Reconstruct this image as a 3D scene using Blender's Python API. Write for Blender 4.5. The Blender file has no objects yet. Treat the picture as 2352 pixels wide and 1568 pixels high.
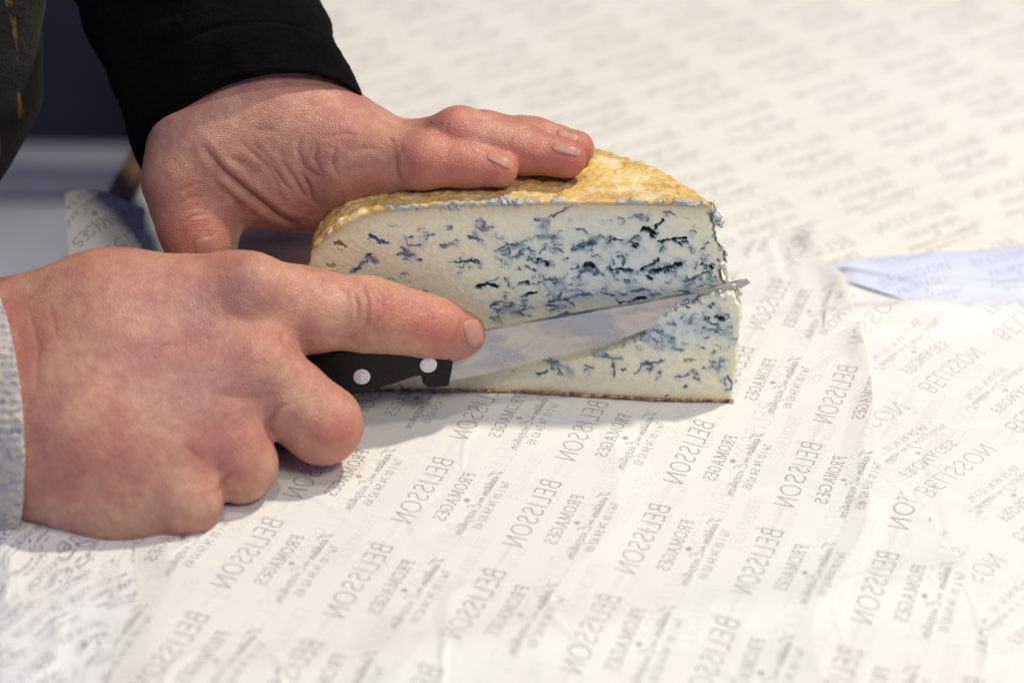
import bpy, math, random
import numpy as np
from mathutils import Vector, Matrix

random.seed(7)
rng = np.random.default_rng(7)
SC = bpy.context.scene
COL = SC.collection

# ------------------------------------------------------------------ camera
PIT, ROLL, CAMH = math.radians(31.0), math.radians(0.757), 0.40
FPX, CX, CY = 5400.2, 1176.0, 784.0          # focal length and centre in units of a 2352 px wide picture
cam_d = bpy.data.cameras.new('camera')
cam = bpy.data.objects.new('camera', cam_d)
COL.objects.link(cam)
SC.camera = cam
cam.location = (0, 0, CAMH)
cam_d.sensor_width = 36.0
cam_d.lens = 36.0 * FPX / 2352.0
cam_d.clip_start = 0.05
cam_d.clip_end = 20
_M = Matrix.Rotation(math.pi / 2 - PIT, 4, 'X') @ Matrix.Rotation(ROLL, 4, 'Z')
cam.rotation_euler = _M.to_euler()
cam_d.dof.use_dof = True
cam_d.dof.focus_distance = 0.722
cam_d.dof.aperture_fstop = 6.3

# ------------------------------------------------------------------ world and lamps
W = bpy.data.worlds.new('World')
SC.world = W
W.use_nodes = True
bg = W.node_tree.nodes['Background']
bg.inputs[0].default_value = (0.30, 0.37, 1.0, 1)
bg.inputs[1].default_value = 0.31


def lamp(name, loc, target, size, power, color):
    d = bpy.data.lights.new(name, 'AREA')
    d.shape = 'DISK'
    d.size = size
    d.energy = power
    d.color = color
    o = bpy.data.objects.new(name, d)
    COL.objects.link(o)
    o.location = loc
    v = Vector(target) - Vector(loc)
    o.rotation_euler = v.to_track_quat('-Z', 'Y').to_euler()
    return o


T0 = (0.0, 0.63, 0.02)
lamp('stall_lamp', (0.52, 0.95, 1.16), T0, 0.07, 13.2, (1.0, 0.93, 0.745))
lamp('stall_lamp', (0.42, -0.08, 0.98), T0, 0.30, 5.6, (1.0, 0.94, 0.78))
lamp('stall_lamp', (-0.04, 0.30, 1.45), T0, 0.12, 3.8, (1.0, 0.92, 0.74))

SC.view_settings.view_transform = 'Standard'
SC.view_settings.look = 'None'
SC.view_settings.exposure = 0.03
SC.view_settings.gamma = 1.0
SC.cycles.max_bounces = 8

# ------------------------------------------------------------------ geometry helpers
_cr, _sr, _c, _s = math.cos(ROLL), math.sin(ROLL), math.cos(PIT), math.sin(PIT)


def ray(px, py):
    u = np.asarray(px, float) - CX
    v = np.asarray(py, float) - CY
    u, v = u * _cr + v * _sr, -u * _sr + v * _cr
    X, U = u / FPX, -v / FPX
    return np.stack([X, _c + U * _s, -_s + U * _c], -1)


ORI = np.array([0, 0, CAMH])


def PD(px, py, D):                       # a measured picture point at depth D
    return ORI + ray(px, py) * D


def PZ(px, py, z):                       # ... on a horizontal plane
    r = ray(px, py)
    return ORI + r * ((z - CAMH) / r[..., 2])[..., None] if r.ndim > 1 else ORI + r * ((z - CAMH) / r[2])


def PY(px, py, y):                       # ... on a vertical plane
    r = ray(px, py)
    return ORI + r * (y / r[..., 1])[..., None] if r.ndim > 1 else ORI + r * (y / r[1])


def proj(P):
    P = np.asarray(P, float)
    x, y, z = P[..., 0], P[..., 1], P[..., 2] - CAMH
    D = y * _c - z * _s
    U = y * _s + z * _c
    u = FPX * x / D
    v = -FPX * U / D
    return u * _cr - v * _sr + CX, u * _sr + v * _cr + CY, D


def _hash(ix, iy, iz, seed):
    h = (ix.astype(np.int64) * 374761393 + iy.astype(np.int64) * 668265263 + iz.astype(np.int64) * 2147483647 + seed * 974711) & 0xffffffff
    h = ((h ^ (h >> 13)) * 1274126177) & 0xffffffff
    h = ((h ^ (h >> 16)) * 2246822519) & 0xffffffff
    return ((h ^ (h >> 15)) & 0xffff) / 32767.5 - 1.0


def vnoise(P, scale, seed=0):
    Q = np.asarray(P, float) * scale
    I = np.floor(Q)
    Fr = Q - I
    Fr = Fr * Fr * Fr * (Fr * (Fr * 6 - 15) + 10)
    I = I.astype(np.int64)
    out = 0
    for a in (0, 1):
        wx = Fr[..., 0] if a else 1 - Fr[..., 0]
        for b in (0, 1):
            wy = Fr[..., 1] if b else 1 - Fr[..., 1]
            for c in (0, 1):
                wz = Fr[..., 2] if c else 1 - Fr[..., 2]
                out = out + wx * wy * wz * _hash(I[..., 0] + a, I[..., 1] + b, I[..., 2] + c, seed)
    return out


def fbm(P, scale, octv=4, seed=0, gain=0.5):
    o = 0
    amp = 1.0
    for k in range(octv):
        o = o + amp * vnoise(P, scale, seed + k * 17)
        scale *= 2.03
        amp *= gain
    return o


def seg_dist(X, Y, pts):                 # 2-D distance to a polyline
    d = np.full(X.shape, 1e9)
    if len(pts) == 1:
        return np.hypot(X - pts[0][0], Y - pts[0][1])
    for (ax, ay), (bx, by) in zip(pts[:-1], pts[1:]):
        vx, vy = bx - ax, by - ay
        L = vx * vx + vy * vy + 1e-12
        t = np.clip(((X - ax) * vx + (Y - ay) * vy) / L, 0, 1)
        d = np.minimum(d, np.hypot(X - ax - t * vx, Y - ay - t * vy))
    return d


def mesh_obj(name, V, Fc, mat, parent=None, smooth=True, attrs=None, uv=None, mats=None, mat_idx=None):
    me = bpy.data.meshes.new(name)
    V = np.asarray(V, float)
    off = np.zeros(3)
    if isinstance(Fc, np.ndarray):
        n = Fc.shape[1]
        me.vertices.add(len(V))
        me.vertices.foreach_set('co', V.ravel())
        me.loops.add(Fc.size)
        me.loops.foreach_set('vertex_index', Fc.ravel().astype(np.int32))
        me.polygons.add(len(Fc))
        me.polygons.foreach_set('loop_start', np.arange(0, Fc.size, n, dtype=np.int32))
        me.update(calc_edges=True)
    else:
        me.from_pydata([tuple(v) for v in V], [], Fc)
    if smooth:
        me.polygons.foreach_set('use_smooth', np.ones(len(me.polygons), bool))
    for k, a in (attrs or {}).items():
        at = me.attributes.new(k, 'FLOAT', 'POINT')
        at.data.foreach_set('value', np.asarray(a, np.float32).ravel())
    if uv is not None:
        ul = me.uv_layers.new(name='UVMap')
        li = np.zeros(len(me.loops), np.int32)
        me.loops.foreach_get('vertex_index', li)
        ul.data.foreach_set('uv', np.asarray(uv, np.float32)[li].ravel())
    me.materials.append(mat)
    if mats:
        for m in mats:
            me.materials.append(m)
        me.polygons.foreach_set('material_index', np.asarray(mat_idx, np.int32))
    me.update()
    o = bpy.data.objects.new(name, me)
    COL.objects.link(o)
    if parent is not None:
        o.parent = parent
        o.matrix_parent_inverse = Matrix.Translation(-Vector(parent.location))
    return o


def grid_faces(nu, nv, close_v=False):
    i = np.arange(nu - 1)[:, None]
    j = np.arange(nv if close_v else nv - 1)[None, :]
    j2 = (j + 1) % nv
    a = i * nv + j
    b = (i + 1) * nv + j
    c = (i + 1) * nv + j2
    d = i * nv + j2
    return np.stack([a, b, c, d], -1).reshape(-1, 4)


def tag(o, label, cat, group=None, kind=None):
    if label:
        o['label'] = label
    if cat:
        o['category'] = cat
    if group:
        o['group'] = group
    if kind:
        o['kind'] = kind
    return o


def thing(name, loc, label, cat):
    o = bpy.data.objects.new(name, None)
    COL.objects.link(o)
    o.location = loc
    return tag(o, label, cat)


# ------------------------------------------------------------------ material helpers
class NT:
    def __init__(s, name):
        s.m = bpy.data.materials.new(name)
        s.m.use_nodes = True
        s.t = s.m.node_tree
        s.n = s.t.nodes
        s.b = s.n['Principled BSDF']

    def new(s, typ, **kw):
        nd = s.n.new(typ)
        for k, v in kw.items():
            setattr(nd, k, v)
        return nd

    def l(s, a, b):
        s.t.links.new(a, b)

    def set(s, inp, v):
        if hasattr(v, 'is_output') or isinstance(v, bpy.types.NodeSocket):
            s.l(v, inp)
        else:
            inp.default_value = v

    def noise(s, vec, scale, detail=4, rough=0.5, dist=0.0):
        n = s.new('ShaderNodeTexNoise')
        n.inputs['Scale'].default_value = scale
        n.inputs['Detail'].default_value = detail
        n.inputs['Roughness'].default_value = rough
        n.inputs['Distortion'].default_value = dist
        if vec is not None:
            s.l(vec, n.inputs['Vector'])
        return n.outputs['Fac']

    def pos(s, scale=(1, 1, 1)):
        g = s.new('ShaderNodeTexCoord')
        m = s.new('ShaderNodeMapping')
        m.inputs['Scale'].default_value = scale
        s.l(g.outputs['Object'], m.inputs['Vector'])
        return m.outputs[0]

    def ramp(s, fac, stops):
        r = s.new('ShaderNodeValToRGB')
        e = r.color_ramp.elements
        while len(e) < len(stops):
            e.new(0.5)
        for k, (p, c) in enumerate(stops):
            e[k].position = p
            e[k].color = (*c, 1) if len(c) == 3 else c
        s.l(fac, r.inputs[0])
        return r.outputs[0]

    def rng(s, v, a, b, c=0.0, d=1.0):
        n = s.new('ShaderNodeMapRange')
        s.set(n.inputs[0], v)
        for i, q in enumerate((a, b, c, d)):
            n.inputs[i + 1].default_value = q
        return n.outputs[0]

    def mix(s, fac, a, b, mode='MIX'):
        n = s.new('ShaderNodeMix', data_type='RGBA', blend_type=mode)
        s.set(n.inputs[0], fac)
        s.set(n.inputs[6], a if not isinstance(a, tuple) else (*a, 1))
        s.set(n.inputs[7], b if not isinstance(b, tuple) else (*b, 1))
        return n.outputs[2]

    def math(s, op, a, b=0.0):
        n = s.new('ShaderNodeMath', operation=op)
        s.set(n.inputs[0], a)
        s.set(n.inputs[1], b)
        return n.outputs[0]

    def attr(s, name):
        n = s.new('ShaderNodeAttribute', attribute_name=name)
        return n.outputs['Fac']

    def bump(s, h, strength=0.3, dist=0.001, prev=None):
        n = s.new('ShaderNodeBump')
        n.inputs['Strength'].default_value = strength
        n.inputs['Distance'].default_value = dist
        s.l(h, n.inputs['Height'])
        if prev is not None:
            s.l(prev, n.inputs['Normal'])
        return n.outputs[0]


def simple_mat(name, col, rough=0.6, **kw):
    t = NT(name)
    f = t.noise(t.pos(), kw.get('scale', 120), 5)
    v = kw.get('var', 0.15)
    a = tuple(c * (1 - v) for c in col)
    b = tuple(min(1, c * (1 + v)) for c in col)
    t.l(t.ramp(f, [(0.3, a), (0.7, b)]), t.b.inputs['Base Color'])
    t.b.inputs['Roughness'].default_value = rough
    t.b.inputs['Metallic'].default_value = kw.get('metal', 0)
    t.l(t.bump(f, kw.get('bump', 0.1), 0.0005), t.b.inputs['Normal'])
    return t.m


# ------------------------------------------------------------------ printed lettering drawn as strokes into one repeating tile
def arc(cx, cy, rx, ry, a0, a1, n=12):
    return [(cx + rx * math.cos(math.radians(a0 + (a1 - a0) * k / n)), cy + ry * math.sin(math.radians(a0 + (a1 - a0) * k / n))) for k in range(n + 1)]


CAP = {  # glyphs in a unit-high box, y up: (advance, strokes)
    'B': (0.62, [[(0, 0), (0, 1)], [(0, 1), (0.22, 1)] + arc(0.22, 0.765, 0.22, 0.235, 90, -90) + [(0, 0.53)], [(0, 0.53), (0.27, 0.53)] + arc(0.27, 0.265, 0.26, 0.265, 90, -90) + [(0, 0)]]),
    'E': (0.52, [[(0.42, 0), (0, 0), (0, 1), (0.42, 1)], [(0, 0.52), (0.36, 0.52)]]),
    'L': (0.46, [[(0, 1), (0, 0), (0.4, 0)]]),
    'I': (0.14, [[(0.03, 0), (0.03, 1)]]),
    'S': (0.54, [arc(0.25, 0.75, 0.21, 0.25, 25, 200) + arc(0.22, 0.26, 0.25, 0.26, 80, -150)]),
    'O': (0.86, [arc(0.39, 0.5, 0.39, 0.5, 0, 360, 28)]),
    'N': (0.74, [[(0, 0), (0, 1), (0.62, 0), (0.62, 1)]]),
    'F': (0.62, [[(0.08, 0), (0.08, 1), (0.5, 1), (0.5, 0.8)], [(0.08, 0.52), (0.36, 0.52)], [(0, 0), (0.2, 0)], [(0, 1), (0.1, 1)], [(0.36, 0.42), (0.36, 0.62)]]),
    'R': (0.74, [[(0.08, 0), (0.08, 1), (0.34, 1)] + arc(0.34, 0.75, 0.2, 0.25, 90, -90) + [(0.08, 0.5)], [(0.32, 0.5), (0.6, 0)], [(0, 0), (0.2, 0)], [(0.5, 0), (0.7, 0)], [(0, 1), (0.1, 1)]]),
    'M': (1.0, [[(0.1, 0), (0.1, 1), (0.46, 0.1), (0.82, 1), (0.82, 0)], [(0, 0), (0.2, 0)], [(0.72, 0), (0.94, 0)], [(0, 1), (0.1, 1)], [(0.82, 1), (0.94, 1)]]),
    'A': (0.86, [[(0.08, 0), (0.4, 1), (0.72, 0)], [(0.2, 0.34), (0.6, 0.34)], [(0, 0), (0.18, 0)], [(0.6, 0), (0.82, 0)]]),
    'G': (0.84, [arc(0.4, 0.5, 0.38, 0.5, 45, 325, 22) + [(0.71, 0.4)], [(0.52, 0.42), (0.82, 0.42)]]),
    '0': (0.56, [arc(0.23, 0.5, 0.23, 0.5, 0, 360, 18)]),
    '1': (0.36, [[(0.02, 0.8), (0.16, 1), (0.16, 0)]]),
    '7': (0.5, [[(0, 1), (0.42, 1), (0.14, 0)]]),
    '4': (0.54, [[(0.36, 0), (0.36, 1), (0, 0.3), (0.48, 0.3)]]),
    '5': (0.54, [[(0.4, 1), (0.06, 1), (0.03, 0.56)] + arc(0.2, 0.3, 0.23, 0.3, 110, -140)]),
    '6': (0.54, [arc(0.22, 0.3, 0.22, 0.3, 0, 360, 16), [(0.01, 0.34), (0.08, 0.75), (0.34, 1)]]),
    '2': (0.54, [arc(0.22, 0.73, 0.21, 0.27, 165, -35) + [(0, 0), (0.44, 0)]]),
    '|': (0.3, [[(0.08, -0.1), (0.08, 1.05)]]),
    ' ': (0.3, []),
    'T': (0.55, [[(0, 1), (0.5, 1)], [(0.25, 1), (0.25, 0)]]),
    'e': (0.46, [[(0.02, 0.32), (0.38, 0.32)] + arc(0.2, 0.3, 0.19, 0.3, 5, 310)]),
    'E2': (0.56, []), 'l': (0.2, [[(0.05, 0), (0.05, 1)]]),
    # joined hand
    'Th': (0.9, [[(0.0, 0.72), (0.1, 0.98), (0.5, 1.0), (0.95, 1.15)], [(0.55, 1.05), (0.42, 0.5), (0.3, 0.08), (0.08, -0.02), (-0.04, 0.16), (0.1, 0.3)]]),
    'Eh': (0.9, [arc(0.5, 0.84, 0.25, 0.24, 20, 265) + arc(0.38, 0.3, 0.36, 0.32, 95, 320)]),
    'r': (0.34, [[(0, 0.1), (0.14, 0.5), (0.3, 0.46)], [(0.16, 0.44), (0.14, 0.02), (0.32, 0.12)]]),
    'a': (0.48, [arc(0.2, 0.25, 0.18, 0.24, 30, 390), [(0.37, 0.48), (0.34, 0.02), (0.48, 0.12)]]),
    'd': (0.5, [arc(0.2, 0.25, 0.18, 0.24, 30, 390), [(0.46, 1.0), (0.36, 0.02), (0.5, 0.12)]]),
    'i': (0.26, [[(0.02, 0.12), (0.14, 0.48), (0.1, 0.04), (0.26, 0.14)], [(0.17, 0.66), (0.19, 0.72)]]),
    't': (0.3, [[(0.02, 0.12), (0.2, 0.85), (0.1, 0.06), (0.3, 0.14)], [(0.03, 0.58), (0.3, 0.6)]]),
    'o': (0.44, [arc(0.2, 0.25, 0.17, 0.24, 60, 420), [(0.26, 0.46), (0.44, 0.42)]]),
    'n': (0.52, [[(0.02, 0.4), (0.1, 0.48), (0.08, 0)], [(0.09, 0.3), (0.26, 0.5), (0.34, 0.36), (0.34, 0.04), (0.52, 0.14)]]),
    'x': (0.46, [[(0.02, 0.46), (0.4, 0.02)], [(0.38, 0.48), (0.02, 0.02)]]),
    'c': (0.4, [arc(0.2, 0.25, 0.18, 0.24, 60, 320) + [(0.4, 0.14)]]),
    'p': (0.48, [[(0.1, 0.48), (0.04, -0.4)], arc(0.24, 0.25, 0.17, 0.24, 0, 360)]),
    'u': (0.5, [[(0.04, 0.46), (0.06, 0.1), (0.2, 0.02), (0.34, 0.2), (0.38, 0.46)], [(0.38, 0.46), (0.36, 0.05), (0.5, 0.12)]]),
}
TW, TH = 1024, 732                       # tile: along the text x down the lines
tile = np.zeros((TH, TW), np.float32)


def draw_text(glyphs, x0, x1, ybase, h, sw, slant=0.0, dark=1.0):
    """glyphs drawn so that they span x0..x1 (pixels), ybase from the top, h cap height, sw stroke width (pixels)"""
    adv = sum(CAP[g][0] for g in glyphs)
    track = ((x1 - x0) - adv * h) / max(1, len(glyphs) - 1)
    sx = 1.0
    if track < -0.02 * h:
        sx = (x1 - x0) / (adv * h)
        track = 0
    x = x0
    for g in glyphs:
        a, strokes = CAP[g]
        for st in strokes:
            pts = [(x + (p[0] * sx + p[1] * slant) * h, ybase - p[1] * h) for p in st]
            xs = [p[0] for p in pts]
            ys = [p[1] for p in pts]
            pad = int(sw + 3)
            xa, xb = int(min(xs)) - pad, int(max(xs)) + pad
            ya, yb = int(min(ys)) - pad, int(max(ys)) + pad
            YY, XX = np.mgrid[ya:yb, xa:xb].astype(float)
            d = seg_dist(XX, YY, pts)
            v = np.clip((sw / 2 - d) + 0.5, 0, 1) * dark
            yi = (np.arange(ya, yb) % TH)[:, None]
            xi = (np.arange(xa, xb) % TW)[None, :]
            tile[yi, xi] = np.maximum(tile[yi, xi], v)
        x += a * h * sx + track


mid = TW / 2
hb = 0.175 * TH
draw_text(list('BELISSON'), mid - 0.365 * TW, mid + 0.375 * TW, TH * 0.288, hb, 10)
draw_text(list('FROMAGES'), mid - 0.27 * TW, mid + 0.27 * TW, TH * 0.54, 0.105 * TH, 9)
draw_text(['Th', 'r', 'a', 'd', 'i', 't', 'i', 'o', 'n', ' '], mid - 0.36 * TW, mid - 0.06 * TW, TH * 0.745, 0.085 * TH, 7, 0.25)
draw_text(['a', 'u'], mid - 0.055 * TW, mid - 0.005 * TW, TH * 0.735, 0.06 * TH, 6, 0.2)
draw_text(['Eh', 'x', 'c', 'e', 'p', 't', 'i', 'o', 'n'], mid + 0.015 * TW, mid + 0.37 * TW, TH * 0.745, 0.095 * TH, 7, 0.25)
draw_text(list('Tel | 01 74 54 62 65'), mid - 0.26 * TW, mid + 0.28 * TW, TH * 0.87, 0.07 * TH, 6.5)
# the little flower mark between the lines
_YY, _XX = np.mgrid[0:TH, 0:TW].astype(float)
for dx, dy in ((-13, 3), (13, 3), (0, -10), (0, 14)):
    _d = np.hypot((_XX - mid - dx - 10) / 1.0, (_YY - TH * 0.605 - dy) / 1.0)
    tile = np.maximum(tile, np.clip(10 - _d, 0, 1))
# soft ink edge
for _ in range(2):
    tile = (tile + np.roll(tile, 1, 0) + np.roll(tile, -1, 0) + np.roll(tile, 1, 1) + np.roll(tile, -1, 1)) / 5
img = bpy.data.images.new('paper_print', TW, TH, alpha=False, float_buffer=False)
img.colorspace_settings.name = 'Non-Color'
px = np.ones((TH, TW, 4), np.float32)
px[..., :3] = tile[::-1, :, None]
img.pixels.foreach_set(px.ravel())
img.update()
CELL_A, CELL_B = 0.08587 * CAMH, 0.12018 * CAMH


def paper_mat(name, ink=0.62, ghost=0.22, base=(0.755, 0.76, 0.725), gh_off=(0.36, 0.47, 0), inkcol=(0.13, 0.115, 0.10), ghost_rot=0.0):
    t = NT(name)
    uvn = t.new('ShaderNodeUVMap')
    im = t.new('ShaderNodeTexImage', image=img, interpolation='Cubic')
    t.l(uvn.outputs[0], im.inputs[0])
    mp = t.new('ShaderNodeMapping')
    mp.inputs['Location'].default_value = gh_off
    mp.inputs['Rotation'].default_value = (0, 0, ghost_rot)
    t.l(uvn.outputs[0], mp.inputs[0])
    im2 = t.new('ShaderNodeTexImage', image=img, interpolation='Cubic')
    t.l(mp.outputs[0], im2.inputs[0])
    P = t.pos()
    n1 = t.noise(P, 9, 3)
    n2 = t.noise(P, 45, 4, 0.6)
    inkv = t.noise(P, 60, 3)
    bcol = t.mix(t.rng(n1, 0.35, 0.65), base, tuple(b * k for b, k in zip(base, (0.985, 0.975, 0.955))))
    f2 = t.math('MULTIPLY', im2.outputs['Color'], t.rng(n1, 0.35, 0.65, ghost * 0.35, ghost))
    c1 = t.mix(f2, bcol, tuple(i * 1.8 for i in inkcol))
    f1 = t.math('MULTIPLY', im.outputs['Color'], t.rng(inkv, 0.3, 0.7, ink * 0.8, ink))
    c2 = t.mix(f1, c1, inkcol)
    t.l(c2, t.b.inputs['Base Color'])
    t.b.inputs['Roughness'].default_value = 0.48
    t.b.inputs['Specular IOR Level'].default_value = 0.4
    b1 = t.bump(n2, 0.38, 0.0014)
    b2 = t.bump(t.noise(P, 900, 2), 0.05, 0.0003, b1)
    t.l(b2, t.b.inputs['Normal'])
    return t.m


M_paper_far = paper_mat('paper_tablecover', ink=0.70, ghost=0.25, base=(0.79, 0.78, 0.705))
M_paper_near = paper_mat("paper_wrapping", ink=0.74, ghost=0.24)
M_paper_right = paper_mat('paper_side', ink=0.50, ghost=0.20, base=(0.775, 0.775, 0.755), gh_off=(0.1, 0.62, 0), ghost_rot=0.5)
M_paper_crumple = paper_mat('paper_crumpled', ink=0.95, ghost=0.8, gh_off=(0.3, 0.5, 0), ghost_rot=0.9, base=(0.75, 0.755, 0.75), inkcol=(0.06, 0.055, 0.07))


def lattice_uv(X, Y, org, adv_dir, txt_dir, sa=1.0, sb=1.0):
    a = ((X - org[0]) * adv_dir[0] + (Y - org[1]) * adv_dir[1]) / (CELL_A * sa)
    b = ((X - org[0]) * txt_dir[0] + (Y - org[1]) * txt_dir[1]) / (CELL_B * sb)
    return np.stack([0.5 + b, 1 - 0.2 - a], -1)


def wrinkle(X, Y, seed, big=0.0006, fine=0.00025):
    P = np.stack([X, Y, X * 0 + seed * 1.7], -1)
    h = big * fbm(P, 9, 3, seed)
    rid = 1 - np.abs(vnoise(P + 0.02 * np.stack([vnoise(P, 12, seed + 5), vnoise(P, 12, seed + 6), X * 0], -1), 14, seed + 3))
    h = h + fine * 2.2 * np.clip(rid - 0.86, 0, 1) / 0.14
    rid2 = 1 - np.abs(vnoise(P, 27, seed + 9))
    h = h + fine * np.clip(rid2 - 0.9, 0, 1) / 0.1
    return h


def sheet_from_poly(name, edges_fn, nu, nv, mat, label, height_fn, org, ad, td, thick=0.0001, uvwarp=None, kind=None, sa=1.0, sb=1.0):
    """edges_fn(u,v)->X,Y on the ground; the sheet is that patch with a height"""
    U, V = np.meshgrid(np.linspace(0, 1, nu), np.linspace(0, 1, nv), indexing='ij')
    X, Y = edges_fn(U, V)
    Z, X2, Y2 = height_fn(X, Y, U, V)
    uv = lattice_uv(X, Y, org, ad, td, sa, sb)
    if uvwarp is not None:
        uv = uv + uvwarp(X, Y)
    o = mesh_obj(name, np.stack([X2, Y2, Z], -1).reshape(-1, 3), grid_faces(nu, nv), mat, uv=uv.reshape(-1, 2))
    tag(o, label, 'paper', kind=kind)
    return o


def quad_patch(c00, c10, c11, c01, bow=None):
    c = [np.asarray(q)[:2] for q in (c00, c10, c11, c01)]

    def f(U, V):
        X = c[0][0] * (1 - U) * (1 - V) + c[1][0] * U * (1 - V) + c[2][0] * U * V + c[3][0] * (1 - U) * V
        Y = c[0][1] * (1 - U) * (1 - V) + c[1][1] * U * (1 - V) + c[2][1] * U * V + c[3][1] * (1 - U) * V
        if bow:
            dx, dy = bow(U, V)
            X, Y = X + dx, Y + dy
        return X, Y
    return f


# ------------------------------------------------------------------ setting: ground, table, sheets
fl = mesh_obj('floor', [(-4, -3, -0.72), (4, -3, -0.72), (4, 6, -0.72), (-4, 6, -0.72)], [(0, 1, 2, 3)],
              simple_mat('pale_floor', (0.50, 0.51, 0.56), 0.7, scale=14, var=0.25))
tag(fl, None, None, kind='structure')

# table edge on the left runs away from the viewer
eA, eB = PZ(310, 330, -0.004), PZ(225, 480, -0.004)
ed = (eA - eB)[:2]
ed /= np.linalg.norm(ed)


def edge_pt(t):
    return np.array([eB[0] + ed[0] * t, eB[1] + ed[1] * t])


L0, L1 = edge_pt(-0.55), edge_pt(0.75)
tb = thing('table', (0.2, 0.7, -0.72), 'wooden market table under the printed paper sheets, its edge showing left of the hand', 'table')


def prism(name, poly, z0, z1, mat, parent=None):
    n = len(poly)
    V = [(p[0], p[1], z0) for p in poly] + [(p[0], p[1], z1) for p in poly]
    Fc = [tuple(range(n))[::-1], tuple(range(n, 2 * n))] + [(i, (i + 1) % n, n + (i + 1) % n, n + i) for i in range(n)]
    return mesh_obj(name, V, Fc, mat, parent, smooth=False)


M_wood = NT('brown_wood')
_w = M_wood.noise(M_wood.pos((30, 4, 30)), 6, 6, 0.6)
M_wood.l(M_wood.ramp(_w, [(0.3, (0.07, 0.035, 0.012)), (0.7, (0.22, 0.13, 0.05))]), M_wood.b.inputs['Base Color'])
M_wood.b.inputs['Roughness'].default_value = 0.5
M_wood = M_wood.m
prism('table_top', [L0, (0.75, L0[1]), (0.75, L1[1]), L1], -0.035, -0.0035, M_wood, tb)
for q in (edge_pt(-0.45) + (0.05, 0), edge_pt(0.65) + (0.05, 0), np.array([0.68, L0[1] + 0.1]), np.array([0.68, L1[1] - 0.1])):
    prism('leg', [q, q + (0.05, 0), q + (0.05, 0.05), q + (0, 0.05)], -0.72, -0.035, M_wood, tb)

# far lattice, near lattice and right lattice as measured on the ground
t2 = -0.9667
far_org = (0.21954 * CAMH, 2.32448 * CAMH)
far_A, far_B = (math.cos(t2), math.sin(t2)), (math.sin(t2), -math.cos(t2))
t1 = -0.33898
_q = proj(np.array([-0.0663 * CAMH, 1.4523 * CAMH, 0.0]))
near_org = PZ(_q[0], _q[1], 0.0028)[:2]
near_A, near_B = (math.cos(t1), math.sin(t1)), (math.sin(t1), -math.cos(t1))


def h_far(X, Y, U, V):
    z = -0.0024 + wrinkle(X, Y, 3, 0.0005, 0.00018)
    return np.clip(z, -0.0033, -0.0012), X, Y


in0, in1 = edge_pt(-0.50) + (0.012, 0), edge_pt(0.72) + (0.012, 0)
far = sheet_from_poly('paper_sheet', quad_patch(in0, (0.72, in0[1]), (0.72, in1[1]), in1), 260, 300, M_paper_far,
                      'large cream printed paper sheet covering the table behind the cheese, small blurred text',
                      h_far, far_org, far_A, (-far_B[0] * -1, -far_B[1] * -1))

# right-hand sheet: upper edge lifts off the table
rp0, rp1 = PZ(2116, 896, 0)[:2], PZ(2258, 802, 0)[:2]
r_td = (rp1 - rp0) / np.linalg.norm(rp1 - rp0)
r_ad = np.array([-r_td[1], r_td[0]])
r_org = PZ(2186, 850, 0)[:2]
rc = [PZ(1905, 615, 0), PZ(2600, 600, 0), PZ(2700, 1900, 0), PZ(1780, 1900, 0)]


def h_right(X, Y, U, V):
    z = 0.0000 + np.minimum(np.abs(wrinkle(X, Y, 11, 0.0008, 0.00035)), 0.0011)
    lift = 0.0012 * np.exp(-(V / 0.036) ** 2) * (0.45 + 0.55 * np.clip(U * 3, 0, 1) ** 0.7)
    lift += 0.006 * np.exp(-((V - 0.13) / 0.03) ** 2) * np.exp(-((U - 0.25) / 0.3) ** 2)
    return z + lift * (1 + 0.12 * np.sin(U * 21 + 1)), X, Y + 0.5 * lift * 0


right = sheet_from_poly('paper_sheet', quad_patch(rc[0], rc[1], rc[2], rc[3]), 200, 330, M_paper_right,
                        'white printed paper sheet at the right, its far edge lifted in a pale blue curl',
                        h_right, r_org, r_ad, r_td,
                        uvwarp=lambda X, Y: 0.05 * np.stack([vnoise(np.stack([X, Y, X * 0], -1), 30, 4), vnoise(np.stack([X, Y, X * 0], -1), 30, 5)], -1))

# folded-back strip of paper in a cooler lavender white along the far edge of the right-hand sheet
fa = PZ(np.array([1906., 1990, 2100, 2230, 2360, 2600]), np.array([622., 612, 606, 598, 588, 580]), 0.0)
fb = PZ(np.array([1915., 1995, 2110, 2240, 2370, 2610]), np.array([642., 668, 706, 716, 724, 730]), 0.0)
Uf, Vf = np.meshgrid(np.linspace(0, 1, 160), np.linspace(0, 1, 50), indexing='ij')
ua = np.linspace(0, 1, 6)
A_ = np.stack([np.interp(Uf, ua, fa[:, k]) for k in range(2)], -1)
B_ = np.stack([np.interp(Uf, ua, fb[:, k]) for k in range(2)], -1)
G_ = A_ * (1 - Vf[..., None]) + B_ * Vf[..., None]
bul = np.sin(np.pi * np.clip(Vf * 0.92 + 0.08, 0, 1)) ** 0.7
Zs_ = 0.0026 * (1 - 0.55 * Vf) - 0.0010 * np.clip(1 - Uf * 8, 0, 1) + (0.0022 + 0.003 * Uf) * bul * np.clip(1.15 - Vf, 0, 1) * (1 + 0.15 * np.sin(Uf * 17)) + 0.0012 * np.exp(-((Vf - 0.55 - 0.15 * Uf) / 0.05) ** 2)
M_paper_cool = paper_mat('paper_lavender', ink=0.55, ghost=0.3, base=(0.64, 0.69, 0.85))
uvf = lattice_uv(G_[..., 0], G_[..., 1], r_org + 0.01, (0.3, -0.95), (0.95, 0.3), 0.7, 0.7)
uvf = uvf + 0.06 * np.stack([vnoise(np.stack([G_[..., 0], G_[..., 1], Uf * 0], -1), 60, 44), vnoise(np.stack([G_[..., 0], G_[..., 1], Uf * 0], -1), 60, 45)], -1)
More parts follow.
